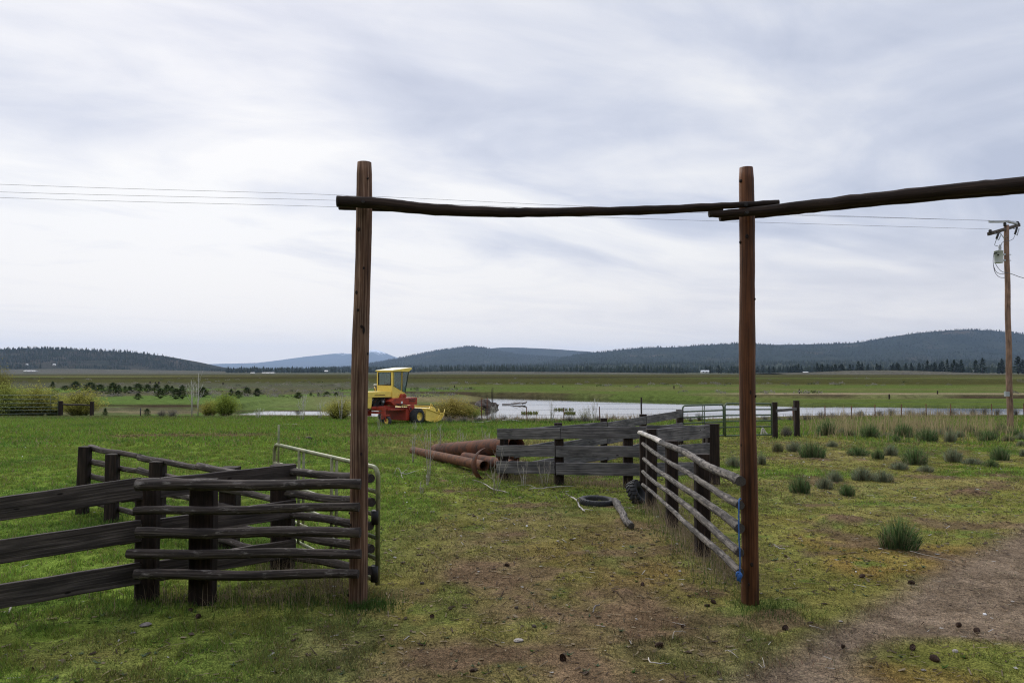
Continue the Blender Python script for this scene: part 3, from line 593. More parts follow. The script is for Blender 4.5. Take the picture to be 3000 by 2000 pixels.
def on_hill(co, n, seed, tlo=0, thi=.9, dens=None):
    R = np.random.RandomState(seed); r, c, _ = co.shape; a = R.uniform(tlo, thi, n) * (r - 12); b = R.uniform(0, 1, n) * (c - 1.001)
    i = a.astype(int); j = b.astype(int); fa = (a - i)[:, None]; fb = (b - j)[:, None]
    p = (co[i, j] * (1 - fb) + co[i, j + 1] * fb) * (1 - fa) + (co[i + 1, j] * (1 - fb) + co[i + 1, j + 1] * fb) * fa
    keep = fbm(p[:, 0] / 120, p[:, 1] / 120, seed, 4) > (dens if dens is not None else 0)
    return p[keep]
R0 = np.random.RandomState(5)
p = on_hill(HL, 9000, 31, .1, 1.0, .40); p = p[(p[:, 2] > 8) | (R0.rand(len(p)) < .25)]
top = on_hill(HL, 500, 33, .93, 1.0); p = np.concatenate([p, top]); forest('forest', p, 6 + 8 * R0.rand(len(p)) ** 1.4, 'dark pine forest covering the low hill at left', 2, 5, 1)
p = on_hill(HR, 15000, 41, .12, 1.0, .36); top = on_hill(HR, 1600, 43, .96, 1.0, .38); p = np.concatenate([p, top]); forest('forest', p, 8 + 10 * R0.rand(len(p)), 'blue green forest on the long high hill at right', 1, 4, 2)
p = on_hill(HB, 9000, 51, .2, 1.0, .3); top = on_hill(HB, 900, 53, .97, 1.0); p = np.concatenate([p, top]); forest('forest', p, 8 + 9 * R0.rand(len(p)), 'blue forest on the rounded hill in the middle distance', 1, 4, 3)
p = on_hill(HM, 8000, 61, .25, 1.0, .3); forest('forest', p, 8 + 8 * R0.rand(len(p)), 'hazy forest on the low foothills', 1, 5, 4)
def strip(n, x0, x1, y0, y1, seed, thr=.35):
    """trees standing on the plain: x from display pixels at the given distances"""
    R = np.random.RandomState(seed); y = R.uniform(y0, y1, n); px = R.uniform(x0, x1, n); x = (px / .784 - 1500) / F * y
    k = fbm(px * .03, y * .004, seed, 3) > thr; return np.stack([x[k], y[k], np.full(k.sum(), -1.2)], 1)
p = np.concatenate([strip(1500, 520, 1900, 1650, 2100, 71), strip(700, 1050, 1900, 1400, 1600, 72, .45), strip(500, 900, 1700, 1350, 1450, 75, .55), strip(900, 1850, 2700, 1350, 1800, 73, .3)]); forest('forest', p, 6 + 11 * R0.rand(len(p)) ** 1.5, 'dark conifer belt along the far edge of the plain', 3, 6, 5)
# ================================================================ grass on the near land
def grass():
    R = np.random.RandomState(3); V = []; Cl = []
    for (y0, y1, per, hh, ww) in ((4.2, 9, 5000, .028, .0042), (9, 14, 2000, .032, .0065), (14, 24, 750, .038, .011), (24, 56, 200, .06, .024)):
        area = .78 * (y1 ** 2 - y0 ** 2) + 3 * (y1 - y0); n = int(area * per)
        y = np.sqrt(R.uniform(y0 ** 2, y1 ** 2, n)); x = R.uniform(-1, 1, n) * (.78 * y + 1.5)
        cl = vnoise(x * 5.3, y * 5.3, 8) * .6 + vnoise(x * 13, y * 13, 9) * .4
        rgb, dens, dirt, rsd, lush = ground_rgb(x, y)
        keep = R.rand(n) < dens * (.25 + .75 * np.clip(lush + .25, 0, 1)) * sst(.25, .62, cl) ; sd = np.full(n, 9.)
        if y1 > 40: keep &= (z_full(x, y, False) > -1.3)
        x, y, rgb, lush = x[keep], y[keep], rgb[keep], lush[keep]; n = len(x); z = z_full(x, y)
        h = hh * (.45 + .9 * R.rand(n)) * (.5 + .9 * lush) * (.7 + .8 * sst(.4, .75, cl[keep])); w = ww * (.7 + .6 * R.rand(n)); a = R.rand(n) * 6.283; la = R.rand(n) * 6.283; le = h * (.25 + .75 * R.rand(n))
        dx, dy = np.cos(a) * w, np.sin(a) * w
        v = np.stack([np.stack([x - dx, y - dy, z - .004], 1), np.stack([x + dx, y + dy, z - .004], 1), np.stack([x + np.cos(la) * le, y + np.sin(la) * le, z + h], 1)], 1)
        V.append(v.reshape(-1, 3)); c = rgb * (1.05 + .8 * (R.rand(n, 1) - .35)) * (1 + .12 * np.stack([R.randn(n), R.randn(n) * .6, R.randn(n) * .4], 1)); dry = R.rand(n) < .10; c[dry] = np.array([.27, .22, .12]) * (.6 + .6 * R.rand(dry.sum(), 1))
        Cl.append(np.repeat(np.clip(c, .005, .6), 3, 0))
    # flat rosettes of broad grey green leaves
    n = 2600; y = np.sqrt(R.uniform(4.5 ** 2, 17 ** 2, n)); x = R.uniform(-1, 1, n) * (.76 * y + 1); k = (fbm(x * .6, y * .6, 311, 3) > .5) & (poly_sd(ROAD, x, y) > .1); x, y = x[k], y[k]; m = 9; n = len(x); X = np.repeat(x, m); Yr = np.repeat(y, m); z = np.repeat(z_full(x, y), m); a = R.rand(n * m) * 6.283; L = np.repeat(.018 + .03 * R.rand(n), m) * (.6 + .6 * R.rand(n * m)); w = L * .2; dx, dy = np.cos(a), np.sin(a)
    V.append(np.stack([np.stack([X - dy * w, Yr + dx * w, z + .002], 1), np.stack([X + dy * w, Yr - dx * w, z + .002], 1), np.stack([X + dx * L, Yr + dy * L, z + L * (.25 + .5 * R.rand(n * m))], 1)], 1).reshape(-1, 3)); Cl.append(np.repeat(np.repeat(np.where(R.rand(n, 1) < .6, np.array([[.11, .15, .085]]), np.array([[.07, .13, .03]])), m, 0) * (.7 + .6 * R.rand(n * m, 1)), 3, 0))
    V = np.concatenate(V); Cl = np.concatenate(Cl); f = np.arange(len(V)).reshape(-1, 3)
    tag(link('grass', npmesh('grass', V, f, Cl, False, M['leaf'])), 'short patchy grass over the paddock', None, None, 'stuff')
grass()
def litter():
    R = np.random.RandomState(23); n = 46000; y = np.sqrt(R.uniform(4.3 ** 2, 26 ** 2, n)); x = R.uniform(-1, 1, n) * (.76 * y + 1)
    lawn = (x < -1.6 - .05 * (y - 8)) & (y > 8.6); k = ~lawn | (R.rand(n) < .08); k &= fbm(x * .8, y * .8, 301, 3) > .38; x, y = x[k], y[k]; n = len(x); z = z_full(x, y) + .008
    a = R.rand(n) * 6.283; L = (.012 + .05 * R.rand(n) ** 3) * (1 + y / 22); w = (.0016 + .003 * R.rand(n)) * (1 + y / 16); flat = R.rand(n) < .25; L[flat] *= .5; w[flat] *= 3.2
    ux, uy = np.cos(a), np.sin(a); dz = L * .25 * (R.rand(n) - .5)
    v = np.stack([np.stack([x - ux * L - uy * w, y - uy * L + ux * w, z - dz], 1), np.stack([x - ux * L + uy * w, y - uy * L - ux * w, z - dz], 1), np.stack([x + ux * L + uy * w, y + uy * L - ux * w, z + dz + .004], 1), np.stack([x + ux * L - uy * w, y + uy * L + ux * w, z + dz + .006], 1)], 1)
    base = np.where(R.rand(n, 1) < .5, np.array([[.25, .2, .13]]), np.array([[.10, .075, .058]])); c = base * (.5 + .9 * R.rand(n, 1)); c[R.rand(n) < .04] = (.42, .40, .37)
    tag(link('litter', npmesh('litter', v.reshape(-1, 3), np.arange(4 * n).reshape(-1, 4), np.repeat(c, 4, 0), False, M['leaf'])), 'dry straw and bark scraps strewn over the trodden ground', None, None, 'stuff')
litter()
# ================================================================ log gateway
Y = Vector((0, 1, 0))
def V3(x, y, z): return Vector((x, y, z))
gw = empty('log_gateway', P('D', 1270, 1378, 7.85), 'tall ranch gateway of two peeled log posts under dark overhead beams', 'gateway')
def gatepost(b, t, r0, r1, mat):
    b, t = Vector(b), Vector(t); m = MB(); pts = []; rs = []
    b = b + (b - t).normalized() * .4
    for i in range(41):
        f = i / 40; pts.append(b.lerp(t, f) + V3(.008 * math.sin(f * 9), .008 * math.cos(f * 7), 0)); rs.append((r0 + (r1 - r0) * f) * (1 + .025 * math.sin(f * 23) + rnd.uniform(-.012, .012)))
    rs[-1] *= .93
    m.sweep(pts, circ(22), scl=rs, jit=.012); pst = m.build('post', mat, gw)
    return pst
LB, LT = P('c1', 2140, 1062, 7.87), P('D', 836, 373, 7.87); RB, RT = P('D', 1722, 1376, 7.87), P('D', 1713.5, 385, 7.87)
gatepost(LB, LT, .094, .077, M['post_l']); gatepost(RB, RT, .086, .074, M['post_r'])
def knots(b, t, r0, r1, n, seed):
    R = random.Random(seed)
    for k in range(n):
        m = MB(); f = (k + R.random()) / n; a = R.uniform(math.pi * 1.02, math.pi * 1.98); c = Vector(b).lerp(Vector(t), f); r = r0 + (r1 - r0) * f
        n_ = V3(math.cos(a), math.sin(a), 0); s = R.uniform(.008, .016); L = R.uniform(.001, .008)
        m.sweep([c + n_ * (r - .01), c + n_ * (r + L)], circ(9, s, s * 1.35), scl=[1.15, .8], jit=.1); m.build('knot', M['tie'], gw)
knots(LB, LT, .094, .077, 16, 4); knots(RB, RT, .086, .074, 12, 9)
fb = 7.70; bb = 8.03
m = MB(); m.path([P('D', x, y, fb) for x, y in [(773, 462), (830, 465), (900, 470), (980, 479), (1130, 487), (1230, 487.5), (1400, 484), (1560, 478), (1700, 471), (1789, 465)]],
       [.056, .056, .056, .054, .050, .046, .040, .036, .031, .026], n=14, seg=6, jit=.018, wob=.002); m.build('beam', M['beam'], gw)
m = MB(); m.path([P('D', x, y, bb) for x, y in [(778, 475), (900, 478), (1000, 485), (1130, 489), (1300, 489), (1500, 485), (1660, 478)]], [.036, .04, .045, .045, .04, .034, .028], n=12, seg=6, jit=.018, wob=.002); m.build('beam', M['beam'], gw)
m = MB(); m.path([P('D', 1628, 493, 7.71), P('D', 1720, 487, 7.69), P('D', 1850, 472.5, 7.5), P('D', 2000, 456.5, 7.15), P('D', 2200, 436, 6.8), P('D', 2352, 422, 6.5), P('D', 2650, 392, 6.0)], [.03, .043, .052, .055, .057, .06, .064], n=14, seg=7, jit=.018, wob=.002); m.build('beam', M['beam'], gw)
m = MB(); m.path([P('D', 1652, 500, 8.01), P('D', 1740, 492, 7.99), P('D', 1850, 480, 7.8), P('D', 2000, 464, 7.45), P('D', 2200, 445, 7.1), P('D', 2352, 432, 6.8), P('D', 2650, 402, 6.3)], [.038, .042, .046, .048, .05, .05, .05], n=12, seg=7, jit=.018, wob=.002); m.build('beam', M['beam'], gw)
for x_, y_, d_ in ((834, 463, 7.64), (1714, 470, 7.66), (1716, 488, 7.63)):
    m = MB(); q = P('D', x_, y_, d_); m.tube([q + V3(0, .06, 0), q + V3(0, -.012, 0)], .017, 8); m.build('bolt', M['black'], gw)
q = P('D', 2620, 396, 6.2); gatepost((q.x, q.y, 0), (q.x, q.y, q.z + .45), .09, .076, M['post_r'])
# ================================================================ left side: rails, planks, back rail fence, tube gate
f1 = empty('log_rail_fence', P('c1', 1210, 1040, 8.0), 'dark five rail log fence joining the reddish gateway post from two tie posts', 'fence')
for (xl, yl, xr, yr, hl, hr) in [(822, 369, 2163, 365, 36, 31), (803, 525, 2150, 501, 25, 26), (818, 654, 2156, 650, 32, 30), (766, 781, 2165, 778, 29, 28), (808, 906, 2146, 903, 31, 28)]:
    k = 2.0452 * F / 7.72; m = MB(); m.log(P('c1', xl, yl, 7.74), P('c1', xr, yr, 7.69), hl / k, hr / k, seg=22, wob=.008, jit=.05); m.build('rail', M['rail_d'], f1)
def tie(parent, b, top, w, d, ref=Y):
    m = MB(); m.post(b, top, w, d, ref, seg=8, jit=.03); return m.build('post', M['tie'], parent)
def tiepx(parent, c, xl, xr, yt, yb, d, depth=None, ref=Y, zb=None):
    b = P(c, (xl + xr) / 2, yb, d); t = P(c, (xl + xr) / 2, yt, d); w = (xr - xl) / KROP[c][2] / F * d
    b = V3(b.x, b.y, zg(b.x, b.y)); t = V3(b.x + rnd.uniform(-.01, .01), b.y, t.z)
    return tie(parent, b, t, w, depth or w * rnd.uniform(.85, 1.05), ref)
tiepx(f1, 'c1', 817, 942, 329, 1040, 8.03, .13); tiepx(f1, 'c1', 1142, 1284, 334, 1040, 7.91, .17)
f2 = empty('plank_fence', P('c1', 600, 1040, 7.8), 'dark three plank fence running back from the picture edge behind the log rails', 'fence')
def pl(parent, a, b, h, t=.042, mat='plank_d', seg=12): m = MB(); m.plank(a, b, h, t, seg); return m.build('plank', M[mat], parent)
L0 = V3(-8.6, 6.2, 0); L1 = V3(-4.62, 7.12, 0); L2 = V3(-2.53, 9.13, 0)
LA = P('c1', 870, 400, 7.93)
for za, zb, zc in ((1.065, 1.12, 1.125), (.685, .70, .715), (.285, .28, .265)):
    pa, pb, pc = V3(-4.60, 7.12, za), V3(-3.83, 7.88, zb), V3(-2.545, 9.12, zc)
    w0 = pa + (pa - pb).normalized() * 2.2
    pl(f2, w0, pb + (pb - pa).normalized() * .12, .215)
    pl(f2, pb + V3(.03, .045, -.01) - (pb - pa).normalized() * .12, pc + (pc - pb).normalized() * .05, .205)
tiepx(f2, 'c1', 1632, 1756, 245, 855, 9.27, .2)
q = V3(-4.60, 7.12, 0) + (V3(-4.6, 7.12, 0) - V3(-3.83, 7.88, 0)).normalized() * 1.9; tie(f2, V3(q.x - .13, q.y + .12, 0), V3(q.x - .13, q.y + .12, 1.2), .2, .18)
f3 = empty('log_rail_fence', P('c1', 2000, 900, 8.5), 'dark log rails angling back behind the reddish gateway post to the plank corner', 'fence')
for (xl, yl, xr, yr) in [(1700, 288, 2226, 330), (1700, 420, 2228, 473), (1700, 538, 2222, 612), (1700, 655, 2224, 752), (1700, 785, 2222, 880)]:
    m = MB(); m.log(P('c1', xl, yl, 9.25), P('c1', xr, yr, 8.05), .044, .046, wob=.006, jit=.06); m.build('rail', M['rail_d'], f3)
f4 = empty('log_rail_fence', V3(-5.1, 11.2, zg(-5.1, 11.2)), 'log rail fence with four square posts in the green lawn at left', 'fence')
P4 = []
for (xl, xr, yt, d) in [(470, 530, 138, 12.86), (642, 708, 183, 12.2), (908, 987, 226, 11.3), (1330, 1431, 260, 10.4)]:
    t = P('c1', (xl + xr) / 2, yt, d); w = (xr - xl) / 2.0452 / F * d; P4.append(V3(t.x, t.y, 0)); tie(f4, V3(t.x, t.y, zg(t.x, t.y)), V3(t.x + .03 * (xl < 500), t.y, t.z), w, w)
A, B_ = P4[0] + V3(.02, .16, 0), V3(-2.78, 9.45, 0)
for za, zb in ((1.05, .99), (.82, .76), (.60, .55), (.40, .34), (.17, .13)):
    pts = [A.lerp(B_, f) + V3(0, 0, za + (zb - za) * f) for f in (0, .34, .66, 1)]
    for i in range(3):
        a, b = pts[i] - (pts[i + 1] - pts[i]) * (.04 if i else 0) , pts[i + 1]; m = MB(); dz = V3(0, 0, rnd.uniform(-.02, .02)); m.log(a + dz, b + dz * .5, .05, .038, seg=10, wob=.008, jit=.07, bow=.01); m.build('rail', M['rail_d'], f4)
# tube gate swung back from the gateway
def tube_gate(name, a, b, zs, label, mat, r=.021, braces=(), group=None, rod=False):
    """gate frame between two ground points, bent at its top corners"""
    a, b = Vector(a), Vector(b); g = empty(name, a, label, 'gate', group); u = (b - a).normalized(); top, bot = zs[0], zs[-1]; q = .11
    def at(s, z, w=0): return V3(a.x + u.x * s - u.y * w, a.y + u.y * s + u.x * w, a.z + (b.z - a.z) * s / Lg + z)
    Lg = (b - a).length
    arc0 = [at(q - q * math.sin(t), top - q + q * math.cos(t)) for t in [i * math.pi / 2 / 6 for i in range(7)]][::-1]
    arc1 = [at(Lg - q + q * math.sin(t), top - q + q * math.cos(t)) for t in [i * math.pi / 2 / 6 for i in range(7)]]
    m = MB(); m.tube([at(0, bot - .03)] + arc0 + arc1 + [at(Lg, bot - .03)], r, 10); m.build('frame', M[mat], g)
    for z in zs[1:]: m = MB(); m.tube([at(0, z), at(Lg, z)], r * .92, 10); m.build('bar', M[mat], g)
    for s in braces:
        for w in (r + .006, -r - .006): m = MB(); m.sweep([at(s, bot, w), at(s, top, w)], chamf(.035, .008, .002), ref=V3(u.x, u.y, 0)); m.build('brace', M[mat], g)
    return g, at, Lg
g, at, Lg = tube_gate('tube_gate', (-1.378, 8.12, .02), (-3.24, 10.75, .02), (1.29, 1.04, .80, .57, .36, .13), 'open metal tube gate with worn olive paint swung back beside the reddish gateway post', 'gate_o', .024, (1.15, 2.2))
m = MB(); m.tube([at(Lg - .16, .9), at(Lg - .16, 1.56)], .014, 8); m.build('latch_rod', M['gate_o'], g)
m = MB(); m.sweep([at(.0, .72, .03), at(.0, .86, .03)], chamf(.07, .09, .01), ref=Y); m.build('hinge', M['black'], g)
m = MB(); m.sweep([at(.0, .14, .03), at(.0, .3, .03)], chamf(.07, .09, .01), ref=Y); m.build('hinge', M['black'], g)
# ================================================================ right rail fence, rope, plank corral
f5 = empty('log_rail_fence', V3(2.35, 10, 0), 'pale lichen covered log rail fence running from the orange brown gateway post', 'fence')
x0 = 2.245
def rl(c, pts, ds, rs, mat='rail_l', part='rail'):
    m = MB(); m.path([P(c, x, y, d) for (x, y), d in zip(pts, ds)], [r * .82 for r in rs], n=12, seg=6, jit=.045, wob=.0015); return m.build(part, M[mat], f5)
def dep(c, x): # depth along the fence line for a pixel column
    u = (S(c, x, 0)[0] - 1500) / F; # x = x0 + s*(y-7.7) line from (2.235,7.7) to (2.27,14)
    k = (2.275 - 2.235) / (14 - 7.7); return (2.235 - k * 7.7) / (u - k)
def rl2(pts, rs, mat='rail_l', part='rail'): return rl('c4', pts, [dep('c4', x) for x, _ in pts], rs, mat, part)
rl2([(455, 362), (560, 400), (660, 445), (760, 512), (860, 562), (960, 602), (1046, 645)], [.052, .05, .052, .054, .056, .058, .062], 'rail_l')
rl2([(308, 290), (340, 300), (380, 318), (420, 335), (470, 362)], [.045, .048, .044, .05, .056], 'bare', 'peeled_rail')
rl2([(333, 372), (400, 425), (520, 505), (620, 560), (700, 610), (860, 715), (950, 770), (1042, 820)], [.038, .04, .038, .043, .04, .045, .05, .052])
rl2([(338, 482), (430, 560), (520, 620), (620, 690), (700, 738), (860, 850), (950, 915), (1040, 990)], [.036, .04, .044, .046, .05, .052, .056, .06])
rl2([(332, 575), (420, 655), (520, 722), (620, 800), (720, 880), (860, 1010), (950, 1090), (1040, 1166)], [.036, .04, .042, .045, .048, .05, .05, .052])
rl2([(330, 668), (400, 725), (480, 795), (560, 870), (700, 1000), (800, 1085), (920, 1190), (1040, 1310)], [.032, .035, .034, .04, .042, .044, .045, .05])
for (xl, xr, yt, d) in [(355, 428, 265, 13.6), (500, 581, 348, 11.7), (710, 812, 445, 9.9), (308, 352, 300, 14.1)]:
    t = P('c4', (xl + xr) / 2, yt, d); w = (xr - xl) / 2.4886 / F * d; tie(f5, V3(t.x, t.y, 0), t, w, w)
rp = MB(); e = [P('c4', x, y, d) for x, y, d in [(1046, 772, 7.66), (1034, 785, 7.62), (1031, 900, 7.605), (1031, 1000, 7.6), (1036, 1110, 7.61), (1040, 1200, 7.61), (1040, 1290, 7.62), (1038, 1345, 7.63), (1042, 1378, 7.64)]]
rp.path(e, [.0075] * len(e), n=8, seg=5, jit=.06, wob=.001)
for i in range(7):
    a = rnd.random() * 6.28; o = P('c4', 1036, 1308, 7.61); rp.path([o, o + V3(math.cos(a) * .03, -.02, math.sin(a) * .03), o + V3(math.cos(a) * .02 - .015, -.015, math.sin(a) * .04 - .04)], [.009, .009, .006], n=6, seg=3)
rp.solo('rope', M['rope'], P('c4', 1042, 1378, 7.64), 'bright blue rope knotted to rail ends at the orange brown gateway post', 'rope')
f6 = empty('plank_fence', P('c3', 1147, 620, 16.2), 'weathered grey three plank fence facing the yard in front of the rusty pipes', 'fence')
def plx(par, c, x0_, y0_, d0, x1_, y1_, d1, h, mat='plank_g'): return pl(par, P(c, x0_, y0_, d0), P(c, x1_, y1_, d1), h, .045, mat, 14)
plx(f6, 'c3', 724, 284, 16.75, 1160, 281, 15.97, .225); plx(f6, 'c3', 1161, 279, 15.96, 1750, 272, 15.5, .23); plx(f6, 'c3', 1752, 262, 15.55, 2160, 262, 15.85, .22)
plx(f6, 'c3', 720, 400, 16.75, 1121, 402, 15.99, .23); plx(f6, 'c3', 1127, 405, 15.98, 1712, 404, 15.5, .22)
plx(f6, 'c3', 719, 513, 16.75, 1118, 515, 15.99, .25); plx(f6, 'c3', 1127, 522, 15.98, 1706, 530, 15.5, .245)
for (xl, xr, yt, d) in [(739, 797, 255, 16.95), (1117, 1180, 245, 16.15), (1590, 1653, 245, 15.72)]: tiepx(f6, 'c3', xl, xr, yt, 600, d)
f7 = empty('plank_fence', V3(2.6, 20, 0), 'grey plank fence receding from the pipes towards the green tube gates', 'fence')
E = [V3(.05, 16.85, 0)] + [V3(*P('c3', x, 300, d)[:2], 0) for x, d in ((1141, 18.4), (1455, 19.9), (1725, 22.2), (1978, 25))]
for i, (x, yt, d, w) in enumerate(((1141, 207, 18.4, 53), (1455, 175, 19.9, 46), (1725, 148, 22.2, 46), (1978, 117, 25, 43))):
    t = P('c3', x, yt, d); ww = w / 2.352 / F * d; tie(f7, V3(t.x, t.y, zg(t.x, t.y)), t, ww, ww)
for z0 in (.93, .57, .2):
    for i in range(4):
        a, b = E[i], E[i + 1]; o = V3(.08, -.13, 0) if i else V3(0, 0, 0); o2 = V3(.06, -.12, 0)
        pl(f7, a + o + V3(0, 0, z0 + rnd.uniform(-.02, .03)), b + o2 + V3(0, 0, z0 + rnd.uniform(0, .05)), .22, .04, 'plank_g')
f8 = empty('plank_fence', P('c3', 2205, 630, 16), 'short grey plank fence ending at the thick dark corner post', 'fence')
tiepx(f8, 'c3', 2165, 2248, 213, 630, 16.05)
m = MB(); m.post(P('c4', 790, 560, 16.5) * 1, P('c4', 790, 240, 16.5), .12, .14); m.build('post', M['tie'], f8)
for (ya, yb, h) in ((318, 280, .26), (437, 405, .22), (560, 548, .24)): plx(f8, 'c4', 432, ya, 13.85, 812, yb, 15.85, h)
# green double gates and braces
tube_gate('tube_gate', P('c4', 624, 352, 25.1), P('c4', 921, 330, 26.4), (1.12, .93, .74, .55, .36, .09), 'green tube gate between grey plank fence and its twin gate', 'gate_g', .028, (1.05,))
tube_gate('tube_gate', P('c4', 933, 332, 26.6), P('c4', 1272, 322, 27.8), (1.17, .97, .77, .57, .37, .08), 'green tube gate behind the orange brown post, hung on dark brace post', 'gate_g', .028, (1.3,))
def brace(c, xl1, xr1, yt1, d1, xl2, xr2, yt2, d2, yb1, yb2, label, zfix=None):
    a = P(c, (xl1 + xr1) / 2, yb1, d1); b = P(c, (xl2 + xr2) / 2, yb2, d2); ta = P(c, (xl1 + xr1) / 2, yt1, d1); tb = P(c, (xl2 + xr2) / 2, yt2, d2)
    g = empty('brace_fence', V3(a.x, a.y, zg(a.x, a.y)), label, 'fence'); wa = (xr1 - xl1) / KROP[c][2] / F * d1; wb = (xr2 - xl2) / KROP[c][2] / F * d2
    tie(g, V3(ta.x, ta.y, zg(ta.x, ta.y)), ta, wa, wa); tie(g, V3(tb.x, tb.y, zg(tb.x, tb.y)), tb, wb, wb); return g, ta, tb
g, ta, tb = brace('c4', 1275, 1309, 68, 27.9, 1433, 1469, 57, 29, 318, 298, 'two dark posts joined by one thin rail beside the green tube gates')
m = MB(); m.plank(P('c4', 1305, 131, 27.8), P('c4', 1450, 119, 28.9), .10, .05); m.build('rail', M['plank_g'], g)
g, ta, tb = brace('cA', 387, 410, 502, 56, 594, 614, 506, 57, 600, 600, 'two short dark posts with a thin rail in front of yellow willows')
m = MB(); m.log(P('cA', 405, 524, 56), P('cA', 600, 530, 57), .06, .05); m.build('rail', M['rail_d'], g)
q = P('cA', -170, 590, 54); tube_gate('tube_gate', V3(q.x, 54, -.72), V3(P('cA', 379, 590, 55.6).x, 55.6, -.76), (1.38, 1.1, .82, .56, .33, .1), 'long green tube gate across the yellow willows at the left edge', 'gate_g', .024, (4.6,))
# ================================================================ rusty pipes and tyres
def pipe(name, a, b, r, label, mat, corr=0, wall=.012, n=26):
    a, b = Vector(a), Vector(b); L = (b - a).length; ax = (b - a).normalized(); Mx = ax.to_track_quat('Z', 'Y').to_matrix().to_4x4(); Mx.translation = a
    k = int(L / .035) if corr else 24; prof = [(r * (1 + (corr * math.sin(i / k * L / .068 * 6.283) if corr else rnd.uniform(-.004, .004))), L * i / k) for i in range(k + 1)]
    prof = prof + [(r - wall, L), (r - wall, 0), prof[0]]; m = MB(); m.lathe(prof, n, Mx); m.solo(name, M[mat], V3(a.x, a.y, zg(a.x, a.y)), label, 'pipe', 'rusty pipes heaped behind the plank fence')
pipe('rusty_pipe', P('cR', 610, 500, 22.6) , P('cR', 2060, 400, 17.75), .205, 'thickest smooth rusty pipe lying behind the grey planks', 'rust')
pipe('rusty_pipe', P('cR', 190, 495, 22.3), P('cR', 1480, 770, 17.5), .115, 'long slim rusty pipe with a rippled skin and open dark end', 'rust2', .03)
pipe('rusty_pipe', P('cR', 1120, 605, 20.0), P('cR', 1990, 760, 17.15), .12, 'corrugated grey brown pipe between the two smooth rusty pipes', 'rust', .045)
pipe('rusty_pipe', P('cR', 1400, 730, 19.0), P('cR', 2080, 640, 18.4), .09, 'short rusty pipe mostly hidden behind the planks', 'rust2')
def half_ring():
    g = P('cR', 1555, 745, 17.1); g.z = .29; ax = V3(.50, -.85, .10).normalized(); w = (V3(0, 0, 1) - ax * ax.z).normalized(); u = w.cross(ax).normalized(); u = u if u.x > 0 else -u
    e = empty('pipe_ring', V3(g.x, g.y, 0), 'thin torn rusty ring standing on edge by the open pipe end', 'metal ring')
    for a0, a1, dz, r in ((100, 338, 0, .36), (84, 8, .10, .34)):
        pts = [g + ax * (-dz) + u * (math.cos(t) * r) + w * (math.sin(t) * r) for t in [math.radians(a0 + (a1 - a0) * i / 30) for i in range(31)]]
        m = MB(); m.sweep(pts, chamf(.014, .22, .003), scl=[.2 + .8 * min(1, min(i, 30 - i) / 9) for i in range(31)], ref=ax); m.build('band', M['rust'], e)
half_ring()
def tyre_mesh(m, c, R_, r, axis, lugs=26, lug=.025, deep=.8, M2=0):
    axis = Vector(axis).normalized(); Mx = axis.to_track_quat('Z', 'Y').to_matrix().to_4x4(); Mx.translation = Vector(c); w = r
    prof = [(R_ - 1.9 * r * deep, -w * .75), (R_ - r * .9, -w * 1.0), (R_ - r * .25, -w * .95), (R_, -w * .6), (R_, w * .6), (R_ - r * .25, w * .95), (R_ - r * .9, w), (R_ - 1.9 * r * deep, w * .75), (R_ - 1.7 * r * deep, 0), (R_ - 1.9 * r * deep, -w * .75)]
    m.lathe(prof, 40, Mx, sm=True)
    for i in range(lugs):
        for s in (-1, 1):
            a = (i + (.5 if s > 0 else 0)) / lugs * 6.283; d = .10
            p = [Mx @ V3((R_ - .004) * math.cos(a), (R_ - .004) * math.sin(a), 0), Mx @ V3((R_ - .004) * math.cos(a + d), (R_ - .004) * math.sin(a + d), s * w * .72), Mx @ V3((R_ - r * .22) * math.cos(a + d * 1.25), (R_ - r * .22) * math.sin(a + d * 1.25), s * w * .97)]
            cen = Mx.translation; up = (p[0] - cen).normalized(); m.sweep(p, chamf(lug * 1.4, lug * 1.2, .004), ref=up, sm=False)
q = G('c3', 1420, 776); m = MB(); tyre_mesh(m, V3(q.x, q.y + .2, q.z + .035), .315, .06, (0.03, -.03, 1), 30, .008, .9); m.solo('tyre', M['rubber'], V3(q.x, q.y + .25, q.z), 'black tyre lying flat on the grass between a stick and a bark covered log', 'tyre')
q = P('c3', 1680, 590, 13.9); m = MB(); tyre_mesh(m, V3(q.x + .03, q.y + .05, .14), .24, .085, (.78, -.42, .5), 20, .03); m.solo('tyre', M['rubber'], V3(q.x, q.y, 0), 'lugged tractor tyre leaning on the far end of the pale rail fence', 'tyre')
# ================================================================ utility pole and wires
PD = 36.4
def Q(x, y, d=PD): return P('cQ', x, y, d)
ub = P('cP', 357, 1455, PD); ub = V3(ub.x, PD, zg(ub.x, PD)); ut = Q(690, 232)
up_ = empty('utility_pole', ub, 'wooden utility pole with slanting crossarm and grey transformer can', 'utility pole')
m = MB(); pts = [ub.lerp(ut, i / 20) + V3(.012 * math.sin(i), 0, 0) for i in range(21)]; pts[0] = ub - V3(0, 0, .5); m.sweep(pts, circ(16), scl=[.138 - .028 * i / 20 for i in range(21)]); m.build('pole', M['pole'], up_)
m = MB(); m.sweep([Q(283, 437, 35.4), Q(985, 228, 37.2)], chamf(.115, .15, .01)); m.build('crossarm', M['rail_d'], up_)
m = MB(); m.sweep([Q(300, 152, 36.1), Q(560, 152, 36.2), Q(735, 145, 36.3)], chamf(.10, .10, .01)); m.sweep([Q(730, 150, 36.3), Q(930, 195, 37.0)], chamf(.09, .10, .01)); m.build('top_bracket', M['steel'], up_)
